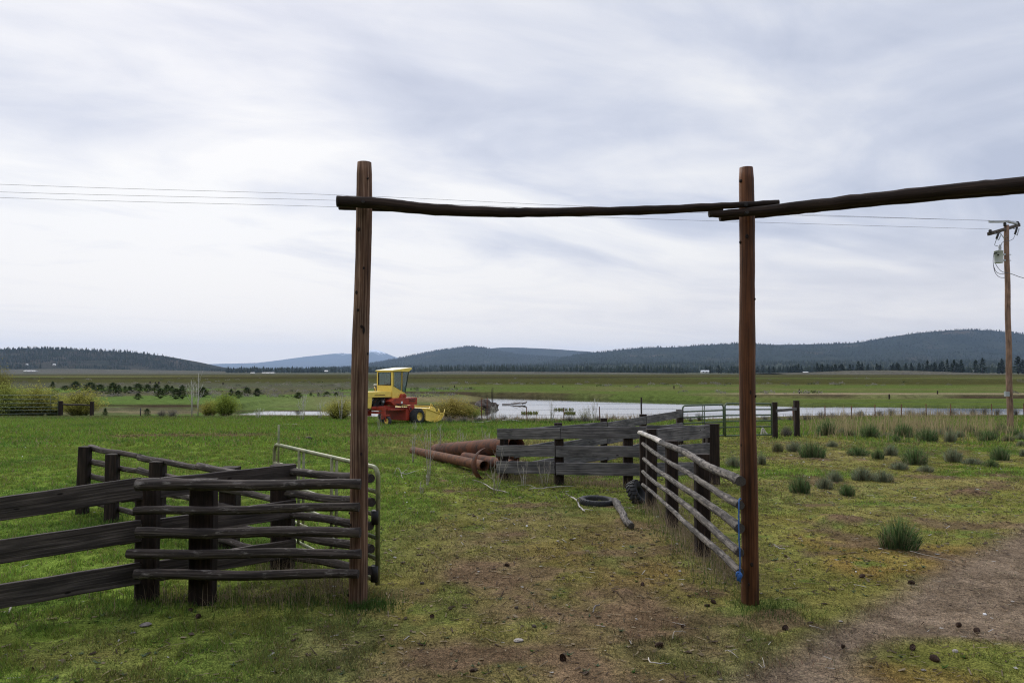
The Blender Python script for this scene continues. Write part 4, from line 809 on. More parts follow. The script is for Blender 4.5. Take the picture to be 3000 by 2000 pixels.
def insul(par, top, h, r):
    m = MB(); Mx = Matrix.Translation(Vector(top) - V3(0, 0, h)); m.lathe([(.015, 0), (r * .5, .02), (r, h * .3), (r * .55, h * .45), (r * .95, h * .6), (r * .5, h * .75), (r * .7, h * .88), (.0, h)], 12, Mx); return m.build('insulator', M['black'], par)
insul(up_, Q(320, 330, 35.4), .19, .10); insul(up_, Q(947, 140, 37.1), .22, .10); insul(up_, Q(655, 165, 36.3), .2, .09)
for (xa, ya, xb, yb, xc, yc, d) in ((520, 400, 465, 545, 580, 430, 35.7), (940, 285, 890, 440, 985, 310, 37)):
    m = MB(); m.tube([Q(xa, ya, d - .1), Q((xa + xb) / 2, (ya + yb) / 2, d - .1), Q(xb, yb, d - .1)], [.045, .05, .045], 10); m.build('fuse_cutout', M['black'], up_)
    m = MB(); m.tube([Q(xb, yb, d - .1), Q(xb + 50, yb + 25, d - .15), Q(xc, yc, d - .1)], .022, 8); m.tube([Q(xa - 5, ya + 40, d - .1), Q(xa - 75, ya + 35, d - .1), Q(xa - 90, ya + 10, d - .1)], .016, 8); m.build('fuse_arm', M['steel'], up_)
m = MB(); m.tube([Q(545, 405, 35.8), Q(648, 545, 36.2)], .018, 8); m.tube([Q(770, 300, 36.7), Q(680, 500, 36.3)], .018, 8); m.build('arm_brace', M['steel'], up_)
tc0 = Q(520, 1100, 36.0); tr = MB(); Mx = Matrix.Translation(tc0); hh = (Q(520, 815, 36) - tc0).length; rr = .182
tr.lathe([(0, 0), (rr * .96, 0), (rr, .03), (rr, hh * .93), (rr * 1.06, hh * .93), (rr * 1.06, hh * .97), (rr * .85, hh * 1.0), (0, hh * 1.02)], 24, Mx); tro = tr.build('transformer', M['grey'], up_)
def sub(mb, name, mat, par): o = mb.build(name, mat, None); o.parent = par; o.location = -up_.location; return o
mb = MB(); b0 = Q(545, 810, 36); mb.lathe([(.05, 0), (.075, .04), (.05, .07), (.075, .11), (.05, .14), (.07, .18), (.04, .22), (.03, .27), (0, .27)], 12, Matrix.Translation(b0)); sub(mb, 'bushing', M['steel'], tro)
mb = MB(); mb.tube([Q(470, 870, 35.85), Q(405, 885, 35.85)], .03, 8); mb.tube([Q(505, 915, 35.78), Q(505, 915, 35.9)], .04, 10); sub(mb, 'terminal', M['black'], tro)
for yy in (905, 1040):
    mb = MB(); mb.sweep([Q(600, yy, 36.1), Q(670, yy, 36.3)], chamf(.05, .09, .01)); mb.build('bracket', M['steel'], up_)
    mb = MB(); mb.tube([Q(735, yy, 36.4), Q(800, yy + 2, 36.4)], .02, 6); mb.build('bolt', M['steel'], up_)
def cable(pts, r=.012): m = MB(); m.path(pts, [r] * len(pts), n=6, seg=6, jit=0); return m.build('jumper_cable', M['wire'], up_)
cable([Q(405, 890, 35.8), Q(388, 1060, 35.8), Q(420, 1280, 35.8), Q(490, 1390, 35.9), Q(570, 1435, 36), Q(665, 1438, 36.2)]); cable([Q(440, 1110, 35.8), Q(500, 1210, 35.8), Q(580, 1290, 35.9), Q(670, 1325, 36.2)]); cable([Q(395, 1150, 35.8), Q(440, 1270, 35.8), Q(510, 1335, 35.9), Q(600, 1352, 36), Q(665, 1335, 36.2)])
cable([Q(570, 700, 36), Q(590, 640, 36), Q(650, 605, 36.0), Q(760, 590, 36.1), Q(850, 545, 36.5), Q(880, 470, 36.9)]); cable([Q(465, 560, 35.6), Q(435, 640, 35.7), Q(430, 695, 35.8), Q(500, 710, 35.9)])
m = MB(); q = P('cP', 345, 1240, PD - .15); m.box(q.x - .17, q.x + .02, q.y - .08, q.y + .06, q.z - .11, q.z + .11); m.build('meter_box', M['steel'], up_)
def wire(ptsD, label, name='power_line', r=.006):
    m = MB(); m.path(ptsD, [r] * len(ptsD), n=5, seg=10, jit=0); m.solo(name, M['wire'], ptsD[-1], label, 'power line')
def wl(y0, y1, y2, y3, e): # display heights at x=0, 775, 1850 and pole end
    a = P('D', 0, y0, 29); b = P('D', 775, y1, 30.8); c = P('D', 1850, y2, 34.6); o = a + (a - b) * 1.3 + V3(0, 0, .22); return [o, a, b, P('D', 1320, (y1 + y2) / 2 + 2.5, 32.6), c, e]
wire(wl(423.5, 448, 493, 507, Q(300, 130, 36.1)), 'highest of the thin power lines crossing the sky behind the gateway')
wire(wl(441, 460.5, 495.5, 512, Q(947, 142, 37.1)), 'middle of the three thin power lines left of the gateway')
wire(wl(454, 475.5, 514, 525, Q(320, 325, 35.4)), 'lowest of the three thin power lines left of the gateway')
a = Q(660, 1320, 36.1); wire([a + V3(0, -.02, 0), Q(790, 1345, 35.9), Q(920, 1390, 35.8), Q(1098, 1448, 35.6), Q(2200, 1750, 34)], 'thick sagging service cable leaving the utility pole to the right', 'service_cable', .014)
# ================================================================ swather (self propelled hay cutter), built in its own axes: x forward, y left, z up
tp = P('S', 1070 + 469 / 8.254, 1240, 42.5); tz = zg(tp.x, 42.5) - .03
sw = empty('hay_swather', (tp.x, 42.5, tz), 'old yellow and red hay swather with a glazed cab parked on the grass', 'farm machine', None, math.radians(35))
sw.scale = (.966,) * 3; sw.rotation_euler.z = math.radians(90 - 35)   # heading 55 degrees from the picture plane
def sp(name, mb, mat, par=None, bevel=.012): return mb.build(name, M[mat], par or sw, True, bevel)
def bx(name, x0, x1, y0, y1, z0, z1, mat, par=None, bevel=.015): m = MB(); m.box(x0, x1, y0, y1, z0, z1); return sp(name, m, mat, par, bevel)
# cab shell: side walls with window openings, rear wall, posts
cabp = MB(); W_ = .6
def side(yy, s):
    o = (0, s * .035, 0); out = []
    def poly(p): cabp.prism([V3(x, yy, z) for x, z in (p if s > 0 else p)], o)
    poly([(-.03, 1.47), (.42, 1.47), (.62, 1.52), (1.02, 1.70), (1.00, 1.76), (.06, 2.15), (-.03, 2.15)])          # lower panel with slanting top
    poly([(-.03, 2.13), (.11, 2.13), (.11, 2.92), (-.03, 2.92)])                                                   # rear pillar
    poly([(.68, 1.88), (.77, 1.84), (.79, 2.92), (.70, 2.92)])                                                     # middle pillar
    poly([(-.03, 2.92), (1.34, 2.96), (1.34, 3.0), (-.03, 3.0)])
side(-W_, 1); side(W_, -1)
cabp.prism([V3(-.03, -W_ + .035, 1.5), V3(-.03, W_ - .035, 1.5), V3(-.03, W_ - .035, 2.19), V3(-.03, -W_ + .035, 2.19)], (.04, 0, 0))
cabp.prism([V3(-.03, -W_ + .035, 2.91), V3(-.03, W_ - .035, 2.91), V3(-.03, W_ - .035, 3.0), V3(-.03, -W_ + .035, 3.0)], (.04, 0, 0))
for a, b in ((-W_ + .035, -W_ + .12), (W_ - .12, W_ - .035)): cabp.prism([V3(-.03, a, 2.19), V3(-.03, b, 2.19), V3(-.03, b, 2.91), V3(-.03, a, 2.91)], (.04, 0, 0))
cab = sp('cab', cabp, 'yellow', None, .006)
def pane(name, pts, off): m = MB(); m.prism([V3(*p) for p in pts], off); return sp(name, m, 'glass', cab, 0)
pane('window', [(-.015, -.52, 2.19), (-.015, .52, 2.19), (-.015, .52, 2.91), (-.015, -.52, 2.91)], (.006, 0, 0))
for yy in (-W_ + .015, W_ - .02):
    pane('window', [(.06, yy, 2.14), (.70, yy, 1.87), (.72, yy, 2.92), (.06, yy, 2.92)], (0, .006, 0)); pane('window', [(.775, yy, 1.845), (1.01, yy, 1.74), (1.30, yy, 2.95), (.79, yy, 2.92)], (0, .006, 0))
pane('windscreen', [(1.02, -.58, 1.74), (1.02, .58, 1.74), (1.32, .58, 2.96), (1.32, -.58, 2.96)], (.006, 0, 0))
m = MB()
def rim(p, r=.014): m.tube([V3(*q) for q in p] + [V3(*p[0])], r, 6)
rim([(-.035, -.48, 2.20), (-.035, .48, 2.20), (-.035, .48, 2.89), (-.035, -.48, 2.89)], .022)
for yy in (-W_ - .002,): rim([(.055, yy, 2.15), (.70, yy, 1.87), (.715, yy, 2.92), (.055, yy, 2.92)]); rim([(.78, yy, 1.84), (1.015, yy, 1.73), (1.31, yy, 2.95), (.79, yy, 2.92)])
sp('window_seal', m, 'black', cab, 0)
rf = MB(); rf.prism([V3(-.10, -.66, 2.96), V3(1.24, -.66, 2.93), V3(1.55, -.66, 3.10), V3(1.50, -.66, 3.17), V3(-.10, -.66, 3.01)], (0, 1.32, 0)); roof = sp('roof', rf, 'yellow', None, .03)
rt = MB(); rt.prism([V3(-.09, -.64, 3.013), V3(1.49, -.64, 3.172), V3(1.49, .64, 3.172), V3(-.09, .64, 3.013)], (-.004, 0, .012)); sp('roof_panel', rt, 'cream', roof, 0)
# inside the cab: seat, wheel, levers
st = MB(); st.box(.12, .6, -.28, .2, 1.9, 2.05); st.box(.10, .2, -.26, .18, 2.02, 2.38); sp('seat', st, 'black')
m = MB(); a = V3(.82, -.2, 2.32); m.tube([a + V3(.16 * math.cos(t) * .5, .2 * math.sin(t), .19 * math.cos(t)) for t in [i * .35 for i in range(18)]], .016, 6, closed=True, cap=False); m.tube([a, V3(1.0, -.2, 1.8)], .025, 6); sp('steering_wheel', m, 'black', None, 0)
m = MB(); m.tube([V3(.35, -.42, 1.8), V3(.38, -.44, 2.15), V3(.42, -.44, 2.3)], .014, 6); sp('lever', m, 'black', None, 0)
m = MB(); m.box(1.02, 1.08, -.5, -.34, 2.62, 2.84); sp('mirror', m, 'black', None, .02)
bx('floor_plate', .0, 1.02, -.58, .58, 1.62, 1.68, 'black')
# hood, grille and engine
hd = MB(); hd.prism([V3(x, -.55, z) for x, z in [(-1.95, 1.55), (.0, 1.52), (.0, 1.80), (-.06, 1.85), (-1.86, 1.86), (-1.95, 1.80)]], (0, 1.1, 0)); hood = sp('hood', hd, 'yellow', None, .025)
for yy in (-.56, .50): m = MB(); m.prism([V3(-1.95, yy, .98), V3(-1.60, yy, .98), V3(-1.52, yy, 1.53), V3(-1.95, yy, 1.55)], (0, .06, 0)); sp('rear_panel', m, 'yellow', None, .012)
m = MB(); m.prism([V3(-1.99, -.52, 1.06), V3(-1.99, -.60, 1.06), V3(-1.99, -.60, 1.38), V3(-1.99, -.52, 1.38)], (.03, 0, 0)); sp('side_step', m, 'yellow', None, .01)
bx('grille', -1.93, -1.86, -.49, .49, .95, 1.54, 'black', None, .005)
eng = MB(); eng.box(-1.5, -.35, -.32, .32, .95, 1.5); eng.tube([V3(-.6, -.40, 1.3), V3(-.6, -.46, 1.3)], .16, 16); eng.tube([V3(-.62, -.40, 1.08), V3(-.62, -.47, 1.08)], .09, 14); eng.tube([V3(-1.2, -.42, 1.1), V3(-1.2, -.3, 1.1)], .1, 14); sp('engine', eng, 'black', None, .02)
m = MB(); m.tube([V3(-.6, -.47, 1.3), V3(-.6, -.485, 1.3)], .07, 14); sp('pulley', m, 'steel', None, 0)
m = MB(); m.lathe([(0, 0), (.055, 0), (.062, .02), (.062, .43), (.05, .46), (.022, .47), (.022, .74), (0, .74)], 14, Matrix.Translation((-1.2, .19, 1.86))); sp('exhaust', m, 'steel', None, 0)
m = MB(); m.lathe([(0, 0), (.085, 0), (.085, .26), (.05, .28), (.05, .30), (0, .30)], 16, Matrix.Translation((-.5, .24, 1.9))); ac = sp('air_cleaner', m, 'bark', None, 0)
m = MB(); m.lathe([(0, .29), (.10, .29), (.10, .335), (.07, .35), (0, .35)], 16, Matrix.Translation((-.5, .24, 1.9))); sp('cap', m, 'white', ac, 0)
m = MB(); m.tube([V3(-.75, .0, 1.85), V3(-.75, .0, 2.02), V3(-.7, .12, 2.08), V3(-.6, .2, 2.05)], .022, 6); sp('intake_pipe', m, 'yellow', None, 0)
m = MB(); m.prism([V3(-1.35, -.5525, 1.64), V3(-.55, -.5525, 1.635), V3(-.55, -.5525, 1.675), V3(-1.35, -.5525, 1.68)], (0, -.003, 0)); sp('faded_lettering', m, 'rust', hood, 0)
m = MB(); m.prism([V3(-1.94, -.5525, 1.545), V3(-.02, -.5525, 1.515), V3(-.02, -.5525, 1.53), V3(-1.94, -.5525, 1.56)], (0, -.004, 0)); sp('hood_edge', m, 'black', hood, 0)
for k in range(5):
    m = MB(); m.path([V3(-.3 + .1 * k, -.5, 1.45 - .07 * k), V3(-.1 + .12 * k, -.72, 1.25 - .05 * k), V3(.1 + .15 * k, -.92, 1.12), V3(.5 + .12 * k, -.95, .9)], [.016] * 4, n=6, seg=4); sp('hose', m, 'black', None, 0)
for k in range(4): m = MB(); m.tube([V3(-1.55 + .3 * k, -.36, 1.0 + .1 * (k % 2)), V3(-1.5 + .3 * k, -.44, 1.3), V3(-1.3 + .3 * k, -.42, 1.48)], .02, 6); sp('engine_pipe', m, ('steel', 'rust', 'black', 'steel')[k], None, 0)
# red chassis
ch = MB(); ch.prism([V3(-.15, -.85, 1.08), V3(1.75, -.85, 1.06), V3(1.75, -.85, 1.47), V3(-.05, -.85, 1.48), V3(-.45, -.85, 1.3)], (0, 1.7, 0)); chs = sp('chassis', ch, 'red', None, .02)
m = MB(); m.tube([V3(.70, -.80, 1.50), V3(.70, -.45, 1.56)], .17, 16); m.tube([V3(.85, -.70, 1.56), V3(.95, -.6, 1.60)], .12, 12); sp('hydraulic_tank', m, 'red', None, .02)
for zz in (1.38, 1.28): m = MB(); m.tube([V3(1.05, -.87, zz), V3(1.12, -.93, zz), V3(1.5, -.93, zz + .02), V3(1.55, -.87, zz + .02)], .02, 6); sp('step_rail', m, 'black', None, 0)
m = MB(); m.prism([V3(.40, -.856, 1.17), V3(.55, -.856, 1.17), V3(.55, -.856, 1.29), V3(.40, -.856, 1.29)], (0, .004, 0)); sp('number_plate', m, 'white', chs, 0)
bx('main_beam', -.55, 1.2, -.9, .9, .80, .92, 'red'); bx('under_shield', .7, 1.0, -1.0, 1.0, .22, .84, 'red')
for yy in (-1.06, 1.0): m = MB(); m.prism([V3(.72, yy, 1.04), V3(1.28, yy, 1.08), V3(1.36, yy, .62), V3(1.22, yy, .40), V3(1.0, yy, .62)], (0, .07, 0)); sp('drive_leg', m, 'red', None, .015)
m = MB(); m.tube([V3(.98, -1.075, .86), V3(.98, -1.05, .86)], .07, 12); m.tube([V3(1.12, -1.08, .72), V3(1.12, -1.05, .72)], .05, 10); sp('hub_bolt', m, 'black', None, 0)
rb = MB(); rb.box(-1.28, -1.12, -1.22, 1.22, .86, 1.02); sp('rear_axle', rb, 'red', None, .015)
bx('rear_axle', -1.25, -1.13, -1.1, .2, .66, .78, 'red'); bx('rear_weight', -1.5, -1.05, -.05, .75, .52, .84, 'red')
bx('frame_rail', -1.6, .2, -.62, -.5, .92, 1.06, 'red'); bx('frame_rail', -1.6, .2, .5, .62, .92, 1.06, 'red')
m = MB(); m.tube([V3(-1.62, -.45, .97), V3(-1.55, -.45, .97)], .06, 14); sp('lamp', m, 'white', None, .01)
def wheel(nm, c, R_, w, axis, rimr, lugs, hubmat='yellow'):
    m = MB(); tyre_mesh(m, V3(*c), R_, w / 2, axis, lugs, .035, .55); t = sp(nm, m, 'rubber', None, 0)
    ax = Vector(axis).normalized(); Mx = ax.to_track_quat('Z', 'Y').to_matrix().to_4x4(); Mx.translation = V3(*c); m = MB()
    m.lathe([(rimr * 1.04, -w * .40), (rimr * 1.04, w * .42), (rimr * .93, w * .45), (rimr * .84, w * .26), (rimr * .45, w * .18), (rimr * .3, w * .26), (0, w * .27)], 26, Mx); m.lathe([(rimr * 1.04, -w * .40), (rimr * .9, -w * .43), (rimr * .8, -w * .2), (0, -w * .2)], 26, Mx); sp('rim', m, hubmat, t, 0); return t
wheel('drive_wheel', (1.33, -1.22, .43), .44, .44, (0, -1, 0), .24, 20); wheel('drive_wheel', (1.33, 1.22, .43), .44, .44, (0, 1, 0), .24, 20)
for yy in (-1.17, 1.17):
    wheel('caster_wheel', (-1.0, yy, .26), .275, .17, (-1, .12, 0), .15, 0); m = MB(); m.box(-1.26, -1.16, yy - .05, yy + .05, .55, .90); m.box(-1.25, -.85, yy - .06, yy + .06, .56, .62); m.sweep([V3(-1.14, yy, .60), V3(-1.12, yy, .26)], chamf(.09, .03, .004), ref=Y); sp('caster_fork', m, 'red', None, .01)
HV = V3(.43, .30, 0)
def hp(name, m, mat, par, bev): m.v = [v + HV for v in m.v]; return sp(name, m, mat, par, bev)
# header
hdr = MB(); prof = [(1.42, .22), (1.50, .86), (1.70, .88), (1.74, .84), (1.56, .80), (1.50, .26), (2.15, .08), (2.15, .03)]
hdr.prism([V3(x, -1.66, z) for x, z in prof], (0, 3.6, 0)); header = hp('header', hdr, 'yellow', None, .01)
for yy in (-1.72, 1.92):
    m = MB(); m.prism([V3(x, yy, z) for x, z in [(1.40, .20), (1.46, .84), (1.68, .87), (2.68, .50), (2.98, .47), (2.74, .18), (2.15, .02)]], (0, .05, 0)); ep = hp('end_plate', m, 'yellow', header, .008)
m = MB()
for a, b in (((1.46, .84), (2.68, .50)), ((2.68, .50), (2.98, .47)), ((2.98, .47), (2.74, .18)), ((2.74, .18), (2.15, .02)), ((2.15, .02), (2.68, .50)), ((2.15, .02), (1.40, .20))): m.sweep([V3(a[0], -1.745, a[1]), V3(b[0], -1.745, b[1])], chamf(.05, .05, .008))
hp('end_rib', m, 'yellow', header, 0)
m = MB(); m.tube([V3(2.0, -1.6, .84), V3(2.0, 1.8, .84)], .05, 10); m.tube([V3(2.1, -1.6, .95), V3(2.1, 1.85, .95)], .028, 8)
for k in range(12): m.tube([V3(2.0, -1.5 + k * .29, .84), V3(2.25, -1.5 + k * .29, .62)], .014, 5)
hp('reel', m, 'yellow', header, 0)
m = MB(); m.prism([V3(2.1 + .28 * math.cos(t), -1.66, .62 + .30 * math.sin(t)) for t in [i * math.pi / 10 for i in range(11)]], (0, .22, 0)); hp('drive_cover', m, 'yellow', header, .015)
m = MB(); m.tube([V3(1.95, -1.6, .85), V3(2.02, -1.6, 1.12), V3(2.1, -1.6, 1.02), V3(2.16, -1.6, .92)], .028, 6); hp('reel_arm', m, 'yellow', header, 0)
m = MB(); m.tube([V3(2.5, -1.7, .56), V3(2.56, -1.7, .78), V3(2.62, -1.7, .70), V3(2.66, -1.72, .54), V3(3.02, -1.72, .54), V3(3.10, -1.72, .74)], .025, 6); hp('divider_rod', m, 'yellow', header, 0)
# ================================================================ plants
def strips(name, P0, P1, P2, w, cols, side=None, seed=0):
    """two-segment tapering blades from arrays of base, middle and tip"""
    R = np.random.RandomState(seed); n = len(P0); a = R.rand(n) * 6.283; d = np.stack([np.cos(a), np.sin(a), a * 0], 1) * w[:, None]
    V = np.stack([P0 - d, P0 + d, P1 + d * .7, P1 - d * .7, P2], 1).reshape(-1, 3); i = np.arange(n)[:, None] * 5
    fq = np.concatenate([i + np.array([[0, 1, 2]]), i + np.array([[0, 2, 3]]), i + np.array([[3, 2, 4]])], 0)
    return npmesh(name, V, fq, np.repeat(np.clip(cols, .004, .8), 5, 0), False, M['leaf'])
def bunch(name, n, rad, h, c1, c2, straw, seed, spread=.8, tall=0):
    R = np.random.RandomState(seed); a = R.rand(n) * 6.283; r = rad * .5 * R.rand(n) ** .8; b = np.stack([r * np.cos(a), r * np.sin(a), np.full(n, -.02)], 1)
    L = h * (.4 + .62 * R.rand(n)) * (1.05 - .45 * (r / (rad * .5)) ** 2); ln = np.clip((r / (rad * .5)) * spread * (.4 + .8 * R.rand(n)) + .22 * R.randn(n), -.9, 1.5); a2 = a + .6 * R.randn(n); old = R.rand(n) < .15; ln[old] = np.abs(ln[old]) + .75; L[old] *= .85
    dr = np.stack([np.cos(a2), np.sin(a2)], 1)
    mid = b + np.concatenate([dr * (L * .30 * ln)[:, None], (L * .6)[:, None]], 1); tip = b + np.concatenate([dr * (L * .85 * ln)[:, None], (L * (1.0 - .25 * np.abs(ln)))[:, None]], 1)
    c = col(*c1) * (1 - R.rand(n, 1)) + col(*c2) * R.rand(n, 1); s = R.rand(n) < straw; s = s | old; c[s] = np.array([.32, .265, .15]) * (.6 + .6 * R.rand(s.sum(), 1))
    return strips(name, b, mid, tip, np.full(n, .0055) * (.7 + .6 * R.rand(n)), c * (.7 + .5 * R.rand(n, 1)), seed=seed)
DG, DG2, GG, GG2, BR, BR2 = (.06, .125, .045), (.15, .225, .08), (.16, .205, .125), (.25, .28, .18), (.12, .11, .07), (.2, .17, .10)
BUN = {k: [bunch('bunchgrass', 850, .62, .6, a, b, s, sd + i * 7, [.8, 1.0, .65][i]) for i in range(3)] for k, a, b, s, sd in (('dark green', DG, DG2, .13, 1), ('grey green', GG, GG2, .2, 2), ('brownish', BR, DG2, .3, 3))}
ROWS = [('back', [(530, 335, 115, 85, 'brownish', 'beside the twin brace posts'), (850, 335, 195, 125, 'dark green', 'first of the back row right of the brace posts'), (1170, 355, 175, 110, 'dark green', 'second of the back row right of the brace posts'), (1375, 378, 95, 50, 'dark green', 'low in front of the third big back row clump'), (1430, 350, 160, 105, 'dark green', 'third big clump of the back row before the tall straw'),
                   (1610, 378, 175, 115, 'dark green', 'fourth big clump of the back row before the tall straw'), (1790, 382, 120, 90, 'grey green', 'low at the right end of the tall straw'), (1925, 318, 115, 75, 'dark green', 'just behind the tall straw, left of the utility pole'), (2075, 382, 175, 115, 'dark green', 'large, in front and left of the utility pole foot'), (2180, 300, 120, 75, 'dark green', 'right behind the large one left of the utility pole'), (2300, 335, 110, 65, 'dark green', 'close to the right of the utility pole foot'), (2330, 412, 85, 52, 'grey green', 'small, at the picture edge below the utility pole')]),
        ('middle', [(465, 452, 108, 78, 'brownish', 'small, leftmost of the middle row'), (590, 452, 115, 90, 'grey green', 'second in the middle row, beside a bushy dark one'), (730, 507, 215, 130, 'dark green', 'wide and bushy, third in the middle row'), (885, 417, 95, 48, 'grey green', 'tiny, just behind the wide bushy one'), (1080, 482, 195, 80, 'dark green', 'low and broad, alone in the centre of the middle row'), (1330, 487, 135, 90, 'grey green', 'touching the back of the tall bushy one'), (1235, 512, 110, 80, 'dark green', 'small, left of the tall bushy one'), (1520, 552, 235, 140, 'dark green', 'tallest and bushiest of the middle row'),
                      (1810, 532, 175, 110, 'grey green', 'left end of the right hand cluster'), (1950, 548, 150, 52, 'grey green', 'flat, in the middle of the right hand cluster'), (2100, 572, 130, 75, 'dark green', 'low, right of the flat one in the right hand cluster'), (2170, 522, 205, 115, 'dark green', 'largest of the right hand cluster'), (2345, 490, 60, 60, 'grey green', 'cut by the right picture edge')]),
        ('near', [(130, 582, 155, 112, 'grey green', 'just left of the orange brown post, behind the pale rails'), (345, 562, 85, 105, 'grey green', 'just right of the orange brown post'), (640, 772, 225, 160, 'dark green', 'tall, standing left of three low ones'), (830, 735, 155, 100, 'grey green', 'between the tall dark one and a spiky small one'), (1000, 792, 160, 95, 'dark green', 'spiky and small, right of the tall dark one'), (900, 678, 155, 95, 'grey green', 'behind the spiky small one'), (1110, 672, 170, 100, 'grey green', 'left half of a long grey patch'), (1270, 680, 170, 100, 'grey green', 'right half of a long grey patch'), (1395, 592, 155, 75, 'grey green', 'faint, in front of the tallest middle clump'), (1600, 607, 150, 62, 'grey green', 'faint and low, right of the tallest middle clump'), (1390, 1205, 320, 230, 'dark green', 'big and alone near the dirt road')])]
for row, items in ROWS:
    for k, (x, y, w, h, kind, where) in enumerate(items):
        p = G('c5', x, y - h * .06); sx = w / 2.6133 / F * p.y / .86; sz = h / 2.6133 / F * p.y / .5
        o = link('bunchgrass', BUN[kind][k % 3], None, p); o.scale = (sx * rnd.uniform(.85, 1.2), sx * rnd.uniform(.8, 1.15), sz * rnd.uniform(.85, 1.12)); o.rotation_euler = (rnd.uniform(-.13, .13), rnd.uniform(-.13, .13), rnd.random() * 6.28)
        tag(o, kind + ' grass clump ' + where, 'grass clump', 'bunchgrass clumps in the right paddock')
EXTRA = [(1240, 300, 110, 60), (1700, 330, 120, 70), (2010, 345, 110, 60), (960, 320, 100, 55), (1480, 305, 110, 65), (1860, 345, 90, 60), (2230, 375, 110, 60), (1300, 345, 90, 50), (2120, 340, 100, 65), (1560, 320, 100, 60), (1020, 345, 110, 70), (1770, 310, 100, 65), (2250, 320, 110, 70), (1390, 330, 110, 65), (1640, 345, 100, 60), (2330, 360, 100, 60)]
for k, (x, y, w, h) in enumerate(EXTRA):
    p = G('c5', x, y - h * .06); sx = w / 2.6133 / F * p.y / .86; sz = h / 2.6133 / F * p.y / .56; o = link('bunchgrass', BUN['grey green' if k % 2 else 'brownish'][k % 3], None, p); o.scale = (sx, sx, sz); o.rotation_euler.z = rnd.random() * 6.28
    tag(o, 'small grass clump tangled in the tall straw of the back row', 'grass clump', 'grass clumps in the tall straw')
def tall_straw():
    R = np.random.RandomState(77); x = []; y = []
    for cx, w, n in ((1050, 130, 130), (1270, 120, 150), (1480, 130, 130), (1680, 160, 330), (1880, 130, 130), (2060, 160, 120), (2290, 130, 120), (900, 100, 50)):
        for _ in range(n):
            qx, qy = Gxy('c5', cx + R.randn() * w * .45, 300 + R.rand() * 60); x.append(qx); y.append(qy + R.rand() * 3)
    ns = len(x)
    for _ in range(1500):
        qx, qy = Gxy('c5', R.uniform(560, 2500), 215 + 175 * R.rand() ** 1.3); x.append(qx); y.append(qy)
    x, y = np.array(x), np.array(y); kp = (np.arange(len(x)) < ns) | (fbm(x * .55, y * .35, 321, 3) > .47); grn = (np.arange(len(x)) >= ns)[kp]; x, y = x[kp], y[kp]
    z = z_full(x, y); n = len(x); b = np.stack([x, y, z], 1); L = np.where(grn, .18 + .25 * R.rand(n), .5 + .75 * R.rand(n)); a = R.rand(n) * 6.283; ln = np.abs(R.randn(n)) * .35
    d = np.stack([np.cos(a) * ln * L, np.sin(a) * ln * L, L * (1 - .3 * ln)], 1); c = np.where(grn[:, None] & (R.rand(n, 1) < .7), np.array([[.12, .18, .07]]), np.array([[.36, .29, .16]])) * (.6 + .6 * R.rand(n, 1))
    tag(link('dry_grass', strips('dry_grass', b, b + d * np.array([.45, .45, .6]), b + d, np.full(n, .009), c, seed=5)), 'tall dry straw behind the green clumps at right', None, None, 'stuff')
tall_straw()
def tufts():
    """rank grass, weeds and straw caught along fence feet"""
    R = np.random.RandomState(91); X = []; Yv = []; H = []; K = []
    def line(a, b, n, sp_, h, k):
        f = R.rand(n); X.extend(a[0] + (b[0] - a[0]) * f + R.randn(n) * sp_); Yv.extend(a[1] + (b[1] - a[1]) * f + R.randn(n) * sp_); H.extend(h * (.4 + .9 * R.rand(n))); K.extend([k] * n)
    line((2.4, 8.4), (2.42, 13.6), 1500, .16, .28, 0); line((2.2, 8.2), (2.3, 13.6), 900, .18, .10, 1); line((-3.6, 8.0), (-1.8, 8.0), 700, .16, .22, 0); line((-3.9, 8.0), (-1.4, 7.9), 1600, .2, .09, 1); line((-2.8, 9.2), (-1.6, 8.2), 500, .15, .3, 0)
    line((-.3, 16.9), (2.3, 15.7), 1300, .2, .26, 0); line((-.3, 16.8), (2.4, 15.6), 500, .2, .1, 1); line((2.6, 14.2), (4.0, 16.0), 700, .2, .26, 0); line((0, 17.2), (5.3, 25), 700, .3, .26, 0); line((-1.25, 7.8), (-1.5, 7.7), 500, .13, .10, 1); line((2.2, 7.7), (2.6, 7.6), 350, .2, .07, 1)
    line((-7, 12.9), (-3, 9.5), 900, .2, .13, 1); line((-1.9, 24), (-.1, 17.3), 600, .4, .22, 0); line((-8, 6.4), (-3.8, 7.9), 1200, .25, .10, 1)
    line((-5, 43), (6, 44), 1500, 1.2, .22, 1); line((-5, 46.5), (9, 47.5), 2600, .9, .5, 0); line((9, 49), (36, 58), 2600, 1.0, .45, 0); line((-24, 56), (-8, 54), 900, .8, .3, 0)
    x, y, h, k = np.array(X), np.array(Yv), np.array(H), np.array(K); z = z_full(x, y); n = len(x); b = np.stack([x, y, z - .01], 1); a = R.rand(n) * 6.283; ln = np.abs(R.randn(n)) * np.where(k == 0, .75, .45)
    d = np.stack([np.cos(a) * ln * h, np.sin(a) * ln * h, h * np.maximum(.25, 1 - .45 * ln)], 1); c = np.where(k[:, None] == 0, np.array([[.27, .21, .14]]), np.array([[.065, .115, .028]])) * (.55 + .8 * R.rand(n, 1)); w = np.where(y > 30, .014, .0035) * np.where(k == 0, .7, 1)
    tag(link('weeds', strips('weeds', b, b + d * np.array([.4, .4, .65]), b + d, w, c, seed=6)), 'dry weeds and rank grass caught along the fence feet', None, None, 'stuff')
tufts()
